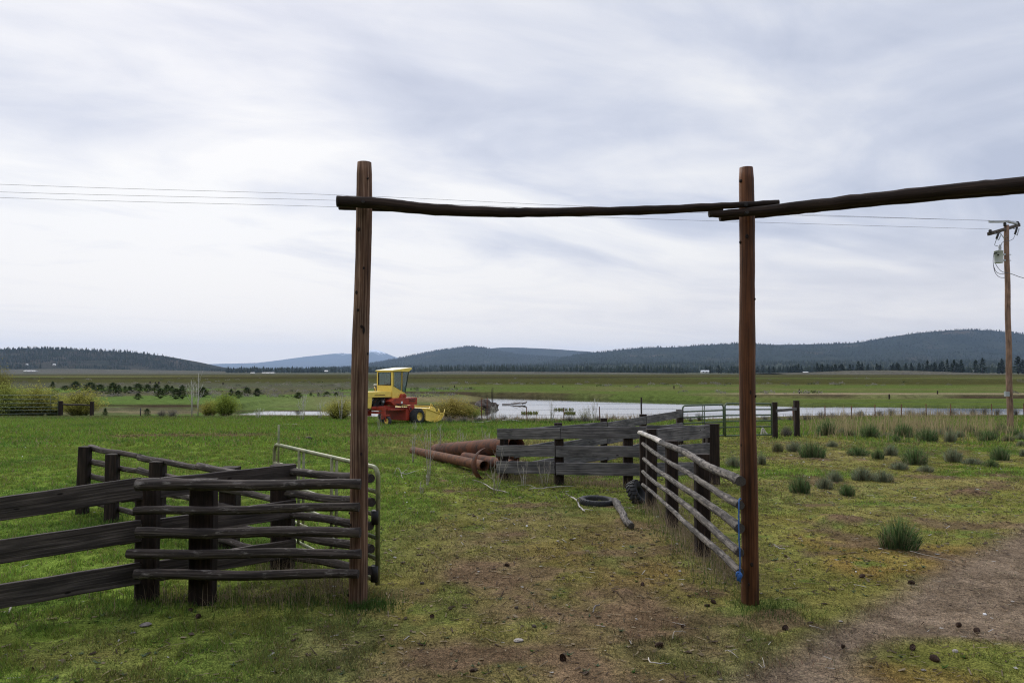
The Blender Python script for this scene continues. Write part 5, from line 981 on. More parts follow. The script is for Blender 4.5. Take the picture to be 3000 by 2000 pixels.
def brush(name, n, w, h, c1, c2, seed, up=.6, leaf=.05, dome=True, stem=.012, hollow=.0):
    """shrub crown: thin stems fanning out of one root, each carrying small leaf faces"""
    R = np.random.RandomState(seed); a = R.rand(n) * 6.283; t = np.sqrt(R.rand(n)); lean = t * (1 - up) * 1.35; hh = h * (np.sqrt(np.maximum(0, 1 - (t * .93) ** 2)) if dome else (1 - .35 * t)) * (.58 + .34 * R.rand(n) + .28 * fbm(np.cos(a) * 2 + 3, np.sin(a) * 2 + t * 3, seed, 2))
    top = np.stack([np.cos(a) * t * w / 2, np.sin(a) * t * w / 2, hh], 1); b = np.stack([np.cos(a) * t * w * .10, np.sin(a) * t * w * .10, np.full(n, -.05)], 1); mid = b * .35 + top * .65; mid[:, :2] *= .78; mid[:, 2] = hh * .55
    cs = (col(*c1) * .55 * (.6 + .6 * R.rand(n, 1)))
    d = np.stack([np.cos(a + 1.6), np.sin(a + 1.6), a * 0], 1) * stem
    V = [np.stack([b - d, b + d, mid + d * .7, mid - d * .7, top], 1).reshape(-1, 3)]; Cc = [np.repeat(cs, 5, 0)]; i = np.arange(n)[:, None] * 5
    Fc = [i + np.array([[0, 1, 2]]), i + np.array([[0, 2, 3]]), i + np.array([[3, 2, 4]])]
    k = 7; nl = n * k; f = (.3 + .72 * R.rand(nl)); s = np.repeat(np.arange(n), k); pt = np.where(f[:, None] < .5, b[s] + (mid[s] - b[s]) * (f * 2)[:, None], mid[s] + (top[s] - mid[s]) * ((f - .5) * 2)[:, None]) + R.randn(nl, 3) * leaf * .8
    e1 = R.randn(nl, 3); e1 /= np.linalg.norm(e1, axis=1)[:, None]; e2 = R.randn(nl, 3); e2 /= np.linalg.norm(e2, axis=1)[:, None]; L = leaf * (.5 + .8 * R.rand(nl))[:, None]
    V.append(np.stack([pt - e1 * L * .5, pt + e1 * L, pt + e2 * L * .7], 1).reshape(-1, 3)); mxr = R.rand(nl, 1) * .7 + .3 * fbm(pt[:, 0] * 3, pt[:, 2] * 3, seed, 2)[:, None]; cl = (col(*c1) * (1 - mxr) + col(*c2) * mxr) * (.75 + .5 * R.rand(nl, 1)); Cc.append(np.repeat(cl, 3, 0)); Fc.append(n * 5 + np.arange(nl * 3).reshape(-1, 3))
    return npmesh(name, np.concatenate(V), np.concatenate(Fc), np.concatenate(Cc), False, M['leaf'])
def trunk_mesh(r, h): 
    m = MB(); m.path([(0, 0, -.2), (.01, .01, h * .5), (-.01, 0, h)], [r, r * .8, r * .45], n=8, seg=3); return m
def shrub(name, c, x, y, w, h, dist, label, mesh, base, cat, group=None, stems=True):
    """w, h in crop pixels; base = the width and height the mesh was made with"""
    p = P(c, x, y, dist); p = V3(p.x, p.y, zg(p.x, p.y)); zt = P(c, x, y - h, dist).z; W = w / KROP[c][2] / F * dist; H = max(zt - p.z, .15)
    e = empty(name, p, label, cat, group); gx = 1.6 if cat == 'bush' else 1.05; o = link('crown', mesh, e); o.scale = (W / base[0] * gx, W / base[0] * gx, H / base[1] * (1.08 if cat == 'bush' else 1)); o.rotation_euler.z = rnd.random() * 6.28
    if stems: m = trunk_mesh(max(.02, W * .02), H * .4); m.build('trunk', M['trunk'], e, True)
    return e
WIL = [brush('crown', 800, 3, 2.4, (0.305, 0.299, 0.061), (0.488, 0.451, 0.122), 31, .35, .07), brush('crown', 800, 3, 2.4, (0.256, 0.287, 0.061), (0.415, 0.439, 0.110), 33, .35, .07), brush('crown', 700, 3, 2.4, (0.317, 0.256, 0.061), (0.464, 0.378, 0.110), 35, .35, .07), brush('crown', 700, 2.4, 2.4, (.19, .25, .04), (.32, .37, .07), 37, .35, .07)]
gW = 'willow bushes along the river bank'
shrub('willow_bush', 'cA', 55, 602, 230, 215, 59, 'dense yellow green willow bush at the left picture edge behind the tube gate', WIL[1], (3, 2.4), 'bush', gW)
shrub('willow_bush', 'cA', 235, 602, 220, 200, 60, 'golden willow bush behind the right half of the long tube gate', WIL[0], (3, 2.4), 'bush', gW)
shrub('willow_bush', 'cA', 140, 603, 190, 180, 61.5, 'yellow willow bush behind the middle of the long tube gate', WIL[0], (3, 2.4), 'bush', gW)
shrub('willow_bush', 'cA', 345, 600, 170, 175, 61, 'low willow bush filling the gap beside the short brace posts', WIL[1], (3, 2.4), 'bush', gW)
shrub('willow_bush', 'cA', 520, 602, 230, 182, 59, 'rounded golden willow bush just behind the two short brace posts', WIL[0], (3, 2.4), 'bush', gW)
shrub('willow_bush', 'cA', 1482, 598, 135, 145, 57, 'rounded bright green willow bush beside white bare stems', WIL[3], (2.4, 2.4), 'bush', gW)
shrub('willow_bush', 'cA', 1375, 596, 115, 100, 57.5, 'loose yellow willow bush leaning on the bright green one', WIL[0], (3, 2.4), 'bush', gW)
shrub('willow_bush', 'cA', 2225, 612, 170, 125, 50, 'small yellow willow bush just left of the reddish gateway post', WIL[0], (3, 2.4), 'bush', gW)
shrub('willow_bush', 'cB', 640, 560, 190, 145, 51, 'orange tinted willow bush right behind the swather', WIL[2], (3, 2.4), 'bush', gW)
shrub('willow_bush', 'cB', 735, 556, 130, 95, 51.5, 'yellow green willow bush between the orange one and the mud mound', WIL[1], (3, 2.4), 'bush', gW)
shrub('willow_bush', 'cB', 1395, 540, 80, 72, 47, 'small sparse green willow at the water in front of the river', brush('crown', 110, 2, 2, (.2, .2, .05), (.26, .26, .07), 39, .55, .05), (2, 2), 'bush', gW)
shrub('willow_tree', 'cA', 10, 600, 150, 375, 62, 'tall thin leaved willow cut by the left picture edge', brush('crown', 420, 3, 5, (.2, .19, .05), (.28, .25, .07), 41, .7, .09, False), (3, 5), 'tree')
def conif(name, n, w, h, c1, c2, seed, round_=.6, leaf=.1, mat=None, gap=.33):
    R = np.random.RandomState(seed); f = R.rand(n) ** .8; rad = (w / 2) * np.where(f < .18, f / .18, ((1 - f) / .82) ** round_) * (.45 + .6 * np.sqrt(R.rand(n))) * (.8 + .35 * np.sin(f * 38 + R.rand(n))); a = R.rand(n) * 6.283
    lum = fbm(np.cos(a) * 2.2 + 5, f * 7 + np.sin(a) * 2, seed, 2); k = lum > gap; f, rad, a, lum = f[k], rad[k], a[k], lum[k]; n = len(f)
    p = np.stack([rad * np.cos(a), rad * np.sin(a), h * (.06 + .94 * f)], 1); out = np.stack([np.cos(a), np.sin(a), -.15 + .9 * f], 1); L = leaf * (.5 + .9 * R.rand(n))[:, None] * (1.15 - .6 * f)[:, None]; sd = np.stack([-np.sin(a), np.cos(a), R.randn(n) * .4], 1)
    V = np.stack([p - sd * L * .55 - out * L * .3, p + sd * L * .55 - out * L * .3, p + out * L * 1.1 + R.randn(n, 3) * L * .25], 1).reshape(-1, 3); c = (col(*c1) + (col(*c2) - col(*c1)) * R.rand(n, 1)) * (.7 + .6 * R.rand(n, 1))
    return npmesh(name, V, np.arange(3 * n).reshape(-1, 3), np.repeat(c, 3, 0), False, mat or M['needle'])
JU = [conif('crown', 1100, 1.7, 1.9, (.03, .055, .02), (.085, .115, .04), 50 + i, [.42, .6, .35][i], .15, M['leaf'], .10) for i in range(3)]
JP = [(740, 470, 72, 78), (780, 455, 42, 52), (657, 452, 60, 52), (592, 445, 85, 58), (850, 453, 45, 42), (905, 451, 72, 55), (968, 446, 52, 48), (1026, 448, 60, 52), (1052, 486, 58, 58), (1095, 461, 46, 58), (1128, 450, 36, 42), (1155, 491, 62, 62), (1195, 491, 50, 82), (905, 493, 46, 38), (820, 452, 28, 42), (495, 431, 62, 52), (345, 421, 30, 42), (430, 431, 55, 26), (1330, 476, 72, 58), (1517, 471, 32, 42), (1562, 486, 50, 46), (1620, 471, 55, 52), (1688, 471, 55, 46), (1958, 486, 46, 36), (2040, 470, 18, 20), (2090, 470, 18, 20), (2145, 471, 46, 26), (2205, 471, 26, 24), (690, 596, 30, 42), (965, 591, 40, 34)]
JW = {0: 'broad rounded juniper, foremost left of the row in the far meadow', 8: 'juniper standing low in front of the row in the far meadow', 11: 'wide dark juniper at the right end of the thick row', 12: 'tallest slim juniper at the right end of the thick row', 13: 'small juniper alone on the green before the row', 15: 'juniper just above the golden willow bush', 18: 'juniper half hidden behind the white bare stems', 21: 'left of two even round junipers right of the green willow', 22: 'right of two even round junipers right of the green willow', 28: 'tiny juniper shoot right of the two short brace posts', 29: 'tiny juniper at the near bank left of the white bare stems', 23: 'flat dark juniper far from the row, left of the gateway post', 26: 'low double juniper close to the reddish gateway post'}
for i, (x, y, w, h) in enumerate(JP):
    r = ray('cA', x, y); d = (CAM.z + .9) / -r.z * r.y if y < 560 else 56; lab = JW.get(i, 'small dark juniper in the scattered row on the far meadow'); 
    shrub('juniper', 'cA', x, y, w * 1.15, h * 1.12, min(d, 150), lab, JU[i % 3], (1.6, 1.9), 'juniper', 'junipers in the far meadow')
# bare saplings and tall dead weeds
def twigs(name, n, h, w, seed, r, bottoms=1, mat='birch', fork=3):
    R = random.Random(seed); m = MB()
    for _ in range(n):
        a = R.random() * 6.28; t = R.random(); b = V3(math.cos(a) * w * .12 * t, math.sin(a) * w * .12 * t, -.05); tip = V3(math.cos(a) * w * .5 * t, math.sin(a) * w * .5 * t, h * (.65 + .38 * R.random())); q = [b, b.lerp(tip, .35) + V3(R.gauss(0, 1), R.gauss(0, 1), 0) * w * .02, b.lerp(tip, .7) + V3(R.gauss(0, 1), R.gauss(0, 1), 0) * w * .03, tip]
        m.tube(q, [r, r * .8, r * .55, r * .2], 5)
        for _ in range(fork):
            f = R.uniform(.3, .9); s = b.lerp(tip, f); L = h * R.uniform(.12, .3); a2 = R.random() * 6.28; m.tube([s, s + V3(math.cos(a2) * L * .35, math.sin(a2) * L * .35, L * .55), s + V3(math.cos(a2) * L * .5, math.sin(a2) * L * .5, L)], [r * .4, r * .3, r * .12], 4)
    return m
def sapling(c, x, y, w, h, d, n, label, name='bare_sapling', cat='sapling', r=None, mat='birch', grp='bare white saplings along the river', fork=3, zoff=0):
    p = P(c, x, y, d); p = V3(p.x, d, zg(p.x, d)); H = P(c, x, y - h, d).z - p.z; W = w / KROP[c][2] / F * d; m = twigs(name, n, H, W, int(x * 7 + y), r or max(.012, .00035 * d), 1, mat, fork)
    o = m.build(name, M[mat], None, True); o.location = p; tag(o, label, cat, grp)
sapling('cA', 1258, 592, 30, 255, 57, 3, 'slim white bare stems, left of the tall pair beside green willow', r=.03); sapling('cA', 1300, 592, 40, 268, 57.5, 4, 'tallest white bare stems left of the bright green willow', r=.035)
sapling('cA', 1985, 612, 90, 160, 48, 7, 'grey bare sapling clump at the left water strip'); sapling('cA', 2100, 606, 60, 110, 50, 4, 'small grey bare sapling near the right end of the left water strip'); sapling('cA', 2240, 610, 50, 165, 49, 4, 'white bare stems in front of small yellow willow'); sapling('cA', 1690, 600, 110, 70, 52, 7, 'low grey twiggy sapling at the left start of the water strip')
sapling('cB', 1207, 540, 60, 115, 46, 6, 'bare grey sapling group standing against the open river'); sapling('cB', 1445, 535, 70, 108, 46, 9, 'bare brown saplings beside the small sparse willow'); sapling('cB', 870, 545, 90, 100, 46, 9, 'thin grey saplings in front of the mud mound')
gD = 'tall dead weeds near the pipes'
for (x, y, w, h, n, lab) in [(490, 1040, 480, 1000, 4, 'tallest dead weed stalks leaning over the long slim pipe'), (180, 700, 120, 500, 6, 'dead weed at the left end of the pipes'), (680, 420, 260, 420, 4, 'dark dead weed stalk behind the thickest pipe'), (1050, 570, 420, 480, 6, 'pale forked dead weed rising over the thickest pipe'), (1500, 300, 200, 240, 7, 'thin dead weed behind the left end of the grey planks'), (440, 1100, 120, 200, 6, 'short dead weed in front of the long slim pipe')]:
    d = 2.3 * F / ((1240 + y / 6.19) - 1088) if y > 500 else 22.0; d = min(d, 24); sapling('cR', x, y, w, h, d, n, lab, 'dead_weed', 'weed', .0085, 'twig', gD, 3)
for (x, y, w, h, n, lab) in [(905, 640, 120, 170, 5, 'dead weed stalks in front of the grey planks'), (700, 690, 330, 330, 4, 'long slanting dead weed stalks by the torn rusty ring'), (1050, 640, 170, 200, 5, 'thin dead weed at the middle post of the grey planks'), (205, 700, 70, 90, 4, 'short dead weed at the left, below the pipes')]:
    p = G('c3', x, y); sapling('c3', x, y, w, h, p.y, n, lab, 'dead_weed', 'weed', .007, 'twig', gD, 3)
for (x, y, w, h, n, lab) in [(570, 1040, 110, 170, 5, 'pale dead weed in front of the swather caster wheel'), (1150, 1040, 130, 100, 5, 'pale dead weed in front of the swather drive wheel')]:
    sapling('S', 1000 + x / 5.2267, 1050 + y / 5.2267 + 14, w / 5.2, h / 5.2 + 14, 33, n, lab, 'dead_weed', 'weed', .007, 'twig', gD, 3)
# sagebrush: single bushes near, a mass far away
SG = [brush('crown', 170, 1.2, .8, (.13, .12, .105), (.21, .2, .165), 60 + i, .45, .035, True, .006) for i in range(3)]
gS = 'grey sagebrush along the near river bank'
SB = [('cB', 620, 565, 70, 40), ('cB', 700, 562, 90, 38), ('cB', 790, 560, 90, 40), ('cB', 860, 556, 80, 45), ('cB', 930, 552, 80, 40), ('cB', 1010, 552, 70, 28), ('cB', 1110, 552, 70, 22), ('cB', 1310, 560, 120, 45), ('cB', 1400, 562, 110, 42), ('cB', 1470, 556, 80, 36), ('cB', 1560, 545, 70, 30), ('c5', 370, 205, 80, 40), ('c5', 480, 210, 70, 35), ('c5', 560, 205, 70, 40), ('c5', 690, 205, 120, 50), ('c5', 800, 195, 100, 65), ('c5', 890, 190, 90, 45), ('c5', 980, 188, 80, 45), ('c5', 1090, 185, 80, 55), ('c5', 1110, 182, 60, 55), ('c5', 1250, 180, 100, 60), ('c5', 1340, 178, 110, 70), ('c5', 1480, 178, 110, 55), ('c5', 1580, 176, 90, 45), ('c5', 1700, 175, 90, 40), ('c5', 1800, 172, 100, 60), ('c5', 1960, 168, 75, 62), ('c5', 2050, 160, 80, 60), ('c5', 2150, 160, 80, 50), ('c5', 2290, 158, 80, 55), ('cA', 1060, 596, 90, 42), ('cA', 1130, 598, 110, 48), ('c4', 745, 205, 90, 70), ('c4', 680, 212, 60, 36), ('c4', 1380, 318, 95, 85)]
SL = {7: 'dark sage hummock left of the small sparse willow', 8: 'sage hummock under the small sparse willow', 26: 'dark round sage standing alone against the blue water', 21: 'widest sage on the bank above the tall straw', 15: 'tall sage right of the twin brace posts', 30: 'pale grey sage left of the white bare stems', 31: 'pale grey sage at the foot of the white bare stems', 32: 'sage seen through the left green gate', 34: 'brown sage between the two dark brace posts', 1: 'sage among dead branches right of the orange tinted willow', 3: 'sage below the mud mound'}
for i, (c, x, y, w, h) in enumerate(SB):
    p = G(c, x, y) if c != 'cA' else P(c, x, y, 54); d = min(p.y, 50 if c == 'cB' else 62); shrub('sagebrush', c, x, y, w, h, d, SL.get(i, 'low grey sagebrush in the line along the river bank'), SG[i % 3], (1.2, .8), 'sagebrush', gS, False)
def sage_far():
    R = np.random.RandomState(81); n = 5200; y = np.exp(R.uniform(math.log(78), math.log(420), n)); x = R.uniform(-.78, .78, n) * y; d = fbm(x * .05, y * .05, 401, 4)
    left = x < -6; k = (d > .53) & (R.rand(n) < .55) & (river_sd(x, y) > 2.5) & (np.where(left, (y > 84) & (y < 230), ((y > 165) & (y < 210)) | ((y > 106) & (y < 118) & (x > 25)))); k |= (R.rand(n) < .02) & (y > 150); x, y = x[k], y[k]; z = z_full(x, y); n = len(x); m = 40
    s = (.3 + .5 * R.rand(n)) * (1 + y / 600); a = R.rand(n, m) * 6.283; t = np.sqrt(R.rand(n, m)); px = x[:, None] + np.cos(a) * t * s[:, None] * .9; py = y[:, None] + np.sin(a) * t * s[:, None] * .9; pz = z[:, None] + s[:, None] * .62 * np.sqrt(1 - t ** 2 * .8) * (.3 + .7 * R.rand(n, m)); p = np.stack([px, py, pz], 2).reshape(-1, 3); L = np.repeat(s, m)[:, None] * .17; e1, e2 = R.randn(n * m, 3), R.randn(n * m, 3)
    V = np.stack([p - e1 * L * .5, p + e1 * L * .6, p + e2 * L * .6], 1).reshape(-1, 3); V[:, 2] = np.maximum(V[:, 2], np.repeat(np.repeat(z, m), 3)); c = (col(.21, .195, .165) * (.6 + .7 * R.rand(n, 1))); c[R.rand(n) < .15] = (.07, .085, .035)
    tag(link('sagebrush_scrub', npmesh('sagebrush_scrub', V, np.arange(len(V)).reshape(-1, 3), np.repeat(np.repeat(c, m, 0), 3, 0), False, M['leaf'])), 'grey sagebrush scrub scattered over the far meadows', None, None, 'stuff')
sage_far()
# ================================================================ pines at the far edge of the plain
PINE = [conif('crown', 420, 7, 18, (.018, .032, .018), (.04, .055, .028), 90 + i, [.5, .7, .45, .9][i], 1.5) for i in range(4)]
PTR = trunk_mesh(.35, 9).build('trunk', M['trunk'], None, True); PTM = PTR.data; bpy.data.objects.remove(PTR)
gP = 'tall pines beyond the plain'
def pine(c, x, yb, h, d, lab):
    r = ray(c, x, yb); p = CAM + r * (d / r.y); z = -1.2; zt = P(c, x, yb - h, d).z; e = empty('pine_tree', (p.x, d, z), lab, 'pine', gP); k = rnd.randrange(4); H = (zt - z) / 18
    o = link('crown', PINE[k], e); w = H * rnd.uniform(.8, 1.25); o.scale = (w, w, H); o.rotation_euler.z = rnd.random() * 6.28; o = link('trunk', PTM, e); o.scale = (w, w, H * .9)
STAND = [(625, 505, 75, 22), (650, 508, 62, 22), (770, 512, 85, 30), (812, 508, 72, 25), (850, 505, 70, 22), (905, 503, 68, 30), (960, 500, 66, 25), (1020, 497, 60, 25), (1085, 490, 78, 30), (1115, 490, 62, 22), (1225, 492, 62, 35), (1345, 512, 72, 28), (1382, 503, 78, 26), (1490, 508, 82, 40), (1550, 500, 75, 28), (1612, 512, 108, 50), (1672, 505, 85, 35), (1708, 500, 68, 25), (1765, 502, 105, 40), (1818, 502, 100, 35), (1872, 500, 98, 38), (1985, 508, 105, 55), (2035, 500, 112, 40), (2160, 512, 90, 60), (2185, 500, 105, 40), (2310, 515, 140, 40), (2345, 512, 110, 40), (485, 505, 48, 25), (545, 505, 52, 22), (580, 505, 55, 20)]
SPN = {2: 'tall pine right of the white roofed barn', 10: 'pine alone on the pale rise', 13: 'broad pine standing forward of the belt right of the pale rise', 15: 'broadest tall pine near the middle of the right hand stand', 21: 'bushy pine left of the sandy slope near the utility pole', 23: 'bushy pine behind the utility pole', 25: 'tallest pine, right of the utility pole', 18: 'tall twin pine left of the utility pole stand', 0: 'slim pine just left of the white roofed barn'}
for i, (x, y, h, w) in enumerate(STAND): pine('cC', x, y, h, 1000 if x > 700 else 1350, SPN.get(i, 'dark pine standing in front of the belt at the far edge'))
R1 = random.Random(4)
for i in range(80):
    x = R1.uniform(760, 2800) if i < 55 else R1.uniform(-100, 640); t = min(1, max(0, (x - 700) / 1500)); pine('cC', x, 503 + R1.uniform(-3, 5), R1.uniform(42, 62) + 42 * t * R1.uniform(.5, 1), R1.uniform(1030, 1200) + 250 * (1 - t), 'dark pine in the dense belt at the far edge of the plain')
# ================================================================ far farm buildings, posts, bits in the water
def house(name, c, x, y, w, h, d, label, wall='white', roof='roofg', cat='building', ridge='x', zb=-1.2, deep=None):
    p = P(c, x, y, d); W = w / KROP[c][2] / F * d; H = h / KROP[c][2] / F * d; D_ = deep or W * .6; zb = max(min(p.z, P(c, x, y, d).z), -1.5); e = empty(name, (p.x, d, zb), label, cat)
    m = MB(); m.box(-W / 2, W / 2, 0, D_, 0, H * .6, c=.02); m.prism([V3(-W / 2, .02, H * .6), V3(W / 2, .02, H * .6), V3(W / 2, D_ / 2, H * .95), V3(-W / 2, D_ / 2, H * .95)], (0, .05, 0)); m.build('wall', M[wall], e, True)
    m = MB(); m.prism([V3(-W * .54, -W * .04, H * .56), V3(-W * .54, D_ / 2, H), V3(-W * .54, D_ * 1.04, H * .56), V3(-W * .54, D_ * 1.04, H * .62), V3(-W * .54, D_ / 2, H * 1.06), V3(-W * .54, -W * .04, H * .62)], (W * 1.08, 0, 0)); m.build('roof', M[roof], e, True)
    for k in (-.22, .2):
        m = MB(); m.box(W * k - W * .07, W * k + W * .07, -.06, .02, H * .12, H * .42, c=.005); m.build('window', M['black'], e, True)
    return e
house('barn', 'cC', 683, 511, 38, 17, 1050, 'white barn with bright metal roof in front of pines', 'brownwall', 'white')
house('farmhouse', 'cB', 2090, 278, 44, 14, 1200, 'pale farmhouse among trees left of the orange brown post', 'white', 'roofg')
house('shed', 'cA', 1656, 321, 24, 6, 1500, 'smaller white long shed below the far blue mountain', 'white', 'white'); house('shed', 'cA', 1757, 321, 76, 6, 1500, 'longer white shed below the far blue mountain', 'white', 'white')
house('farmhouse', 'cA', 175, 268, 13, 10, 2300, 'left white house among trees on the low hill', 'white', 'white'); house('farmhouse', 'cA', 354, 270, 17, 11, 2300, 'right white house among trees on the low hill', 'white', 'white'); house('shed', 'cA', 190, 309, 70, 7, 1700, 'pale low shed at the foot of the hill at left', 'white', 'roofg')
house('farmhouse', 'cA', 2140, 310, 22, 8, 1500, 'tiny pale house left of the reddish gateway post', 'white', 'roofg'); house('barn', 'cC', 1897, 522, 26, 14, 960, 'small red barn in front of the pines near the utility pole', 'red', 'rust'); house('shed', 'cC', 1966, 492, 12, 12, 1010, 'tiny pale shed under pines near the utility pole', 'white', 'roofg')
gF = 'far wooden fence posts on the plain'
for (c, x, y0, y1, w, lab) in [('cC', 632, 625, 662, 7, 'dark far post right of the orange brown gateway post'), ('cC', 1320, 640, 678, 9, 'pale far post in the green meadow, middle right'), ('cC', 1690, 638, 664, 8, 'dark far post left of the utility pole'), ('cB', 650, 350, 364, 5, 'dark far post right of the swather cab'), ('cB', 1272, 350, 362, 4, 'small far post above the middle of the river'), ('cB', 1910, 352, 370, 6, 'dark far post above the right part of the river'), ('cB', 1722, 380, 410, 6, 'thicker post on the far bank above the river'), ('cA', 985, 373, 388, 6, 'left one of three small far posts behind the junipers'), ('cA', 1021, 376, 389, 5, 'middle one of three small far posts behind the junipers'), ('cA', 1043, 375, 391, 7, 'right one of three small far posts behind the junipers'), ('cA', 1464, 380, 395, 6, 'far post above the two round junipers')]:
    r = ray(c, x, y1); d = (CAM.z + .9) / -r.z * r.y; p = P(c, x, y1, d); t = P(c, x, y0, d); W = w / KROP[c][2] / F * d; zb = zg(p.x, d); m = MB(); m.post((p.x, d, zb), (p.x, d, zb + (t.z - p.z)), W, W, Y, bury=.3); m.solo('fence_post', M['tie'], (p.x, d, zb), lab, 'post', gF)
p = P('cB', 1722, 455, 85); m = MB(); m.post((p.x, 85, WATER), (p.x + .02, 85, WATER + 1.0), .16, .16, Y, bury=.6); m.solo('mooring_post', M['tie'], (p.x, 85, WATER), 'dark stake standing in the river water', 'post')
# wire fence along the near bank: thin steel posts and three wires
wf = empty('wire_fence', G('c5', 830, 210), 'thin wire fence on steel posts along the near river bank', 'fence'); tops = []
for (c, x, y0, y1) in [('cN', 180, 130, 545), ('cN', 275, 140, 560), ('cN', 965, 500, 600), ('cN', 1600, 495, 640), ('cN', 2213, 480, 640), ('c5', 585, 125, 212), ('c5', 830, 100, 212), ('c5', 1033, 130, 205), ('c5', 1212, 105, 200), ('c5', 1413, 88, 195), ('c5', 1605, 100, 188), ('c5', 1790, 95, 180), ('c5', 2108, 85, 170), ('c5', 2350, 80, 165)]:
    d = 46 if c == 'cN' else 46 + (x - 500) / 140; p = P(c, x, y1, d); t = P(c, x, y0, d); zb = zg(p.x, d); h = min(max(t.z - zb, .9), 1.45) ; m = MB(); m.sweep([(p.x, d, zb - .2), (p.x + rnd.uniform(-.03, .03), d, zb + h)], chamf(.05, .05, .006), ref=Y); m.build('post', M['rust'], wf); tops.append(V3(p.x, d, zb))
for z in (.45, .75, 1.05): m = MB(); m.tube([q + V3(0, 0, z) for q in tops], .0055, 4); m.build('wire', M['wire'], wf)
for i, (x, y0, y1, lab) in enumerate([(360, 50, 520, 'left one of two tall dark poles in front of the mud mound'), (378, 30, 500, 'right one of two tall dark poles in front of the mud mound')]):
    d = 60; p = P('cN', x, y1, d); t = P('cN', x, y0, d); m = MB(); m.log((p.x, d, zg(p.x, d) - .3), t, .035, .025, n=7, seg=8, wob=.01); m.solo('thin_pole', M['tie'], (p.x, d, zg(p.x, d)), lab, 'pole')
p = P('cA', 922, 590, 55); m = MB(); m.sweep([(p.x, 55, zg(p.x, 55) - .2), (p.x, 55, P('cA', 922, 548, 55).z)], chamf(.06, .06, .006), ref=Y); m.solo('steel_post', M['black'], (p.x, 55, zg(p.x, 55)), 'thin steel post with pale tip on the bank left of the stems', 'post')
def lump(name, mat, c, sx, sy, sz, label, cat, seed, amp=.35, group=None, n=18, kind=None):
    m = MB(); R = np.random.RandomState(seed); prof = []; k = 10; b = 0
    for i in range(k + 1):
        for j in range(n):
            th = math.pi * i / k; ph = 2 * math.pi * j / n; v = np.array([math.sin(th) * math.cos(ph), math.sin(th) * math.sin(ph), math.cos(th)]); f = 1 + amp * (float(fbm(np.array([v[0] * 1.7 + seed]), np.array([v[1] * 1.7 + v[2] * 2.3]), seed, 4)[0]) - .5) * 2; m.v.append(V3(v[0] * sx * f, v[1] * sy * f, v[2] * sz * f))
    for i in range(k):
        for j in range(n): m.f.append((i * n + j, (i + 1) * n + j, (i + 1) * n + (j + 1) % n, i * n + (j + 1) % n)); m.u.append([(0, 0)] * 4); m.m.append(0); m.sm.append(False)
    o = m.build(name, M[mat], None, True); o.location = c; return tag(o, label, cat, group)
p = PZ('cB', 825, 478, WATER); mm = lump('mud_mound', 'mud', (p.x, p.y, WATER), 1.35, 1.2, .8, 'dark mud and stick mound at the tip of the grassy spit', 'mound', 3, .45, None, 28)
p = PZ('cN', 120, 385, WATER); lump('root_stump', 'bark', (p.x, p.y - .3, WATER + .2), .38, .3, .36, 'grey root stump at the left foot of the mud mound', 'stump', 5, .6)
p = PZ('cN', 760, 325, WATER); dw = empty('driftwood', (p.x, p.y, WATER), 'tangled driftwood logs lying in the river right of the mud mound', 'driftwood'); dw.scale = (.5, .5, .45)
for a, b, r in (((-3.0, 0, .15), (2.4, .2, .3), .14), ((-.6, -.3, .2), (2.6, -.2, .55), .16), ((-.4, .3, .3), (1.2, .5, .6), .12), ((1.6, -.1, .2), (2.7, .1, .8), .2), ((-1, .2, .4), (.6, -.1, .95), .05), ((.8, 0, .4), (2.0, .2, 1.15), .045)): m = MB(); m.log(V3(*a), V3(*b), r, r * .7, n=8, seg=6, wob=.05, jit=.12); o = m.build('log', M['bark'], dw, True)
def reeds():
    R = np.random.RandomState(61); x = []; y = []
    for (xa, xb, yy) in ((870, 1150, 472), (1430, 1770, 410), (1600, 1800, 474)):
        for _ in range(150): q = PZ('cN', R.uniform(xa, xb), yy + R.randn() * 3, WATER); x.append(q.x); y.append(q.y)
    x, y = np.array(x), np.array(y); n = len(x); b = np.stack([x, y, np.full(n, WATER - .03)], 1); d = np.stack([R.randn(n) * .06, R.randn(n) * .06, .1 + .22 * R.rand(n)], 1); tag(link('reeds', strips('reeds', b, b + d * .6, b + d, np.full(n, .03), np.array([[.13, .14, .04]]) * (.6 + .7 * R.rand(n, 1)), seed=3)), 'thin lines of reeds standing in the river', None, None, 'stuff')
reeds()
# ================================================================ branches, bark, stones and cones lying about
def branch(c, pts, rs, label, mat='twig', forks=(), cat='branch', lift=.02, name='fallen_branch'):
    rs = [r * .62 for r in rs]; d0 = G(c, pts[0][0], max(p[1] for p in pts)).y
    def at(x, y, h): return G(c, x, y) + V3(0, 0, lift + h) if h < .075 else P(c, x, y, d0)
    m = MB(); q = [at(*p) for p in pts]; m.path(q, rs, n=7, seg=5, jit=.12, wob=.003)
    for fp, fr in forks: m.path([at(*p) for p in fp], [r * .62 for r in fr], n=6, seg=4, jit=.1, wob=.003)
    m.solo(name, M[mat], G(c, pts[0][0], pts[0][1]), label, cat)
branch('c1', [(48, 1142, 0), (90, 1090, .03), (125, 1052, .06)], [.016, .014, .012], 'pale stick lying below the dark planks at the left edge', 'twig', [([(100, 1078, .03), (160, 1052, .03), (235, 1040, .01)], [.008, .006, .003])])
branch('c3', [(1197, 695, .12), (1215, 735, .06), (1270, 760, .03), (1290, 800, .02), (1325, 830, .01)], [.012, .018, .024, .022, .014], 'forked pale branch lying left of the flat tyre', 'bare', [([(1275, 765, .03), (1275, 730, .08), (1295, 720, .1)], [.02, .014, .006]), ([(1300, 812, .02), (1380, 825, .01)], [.01, .004])])
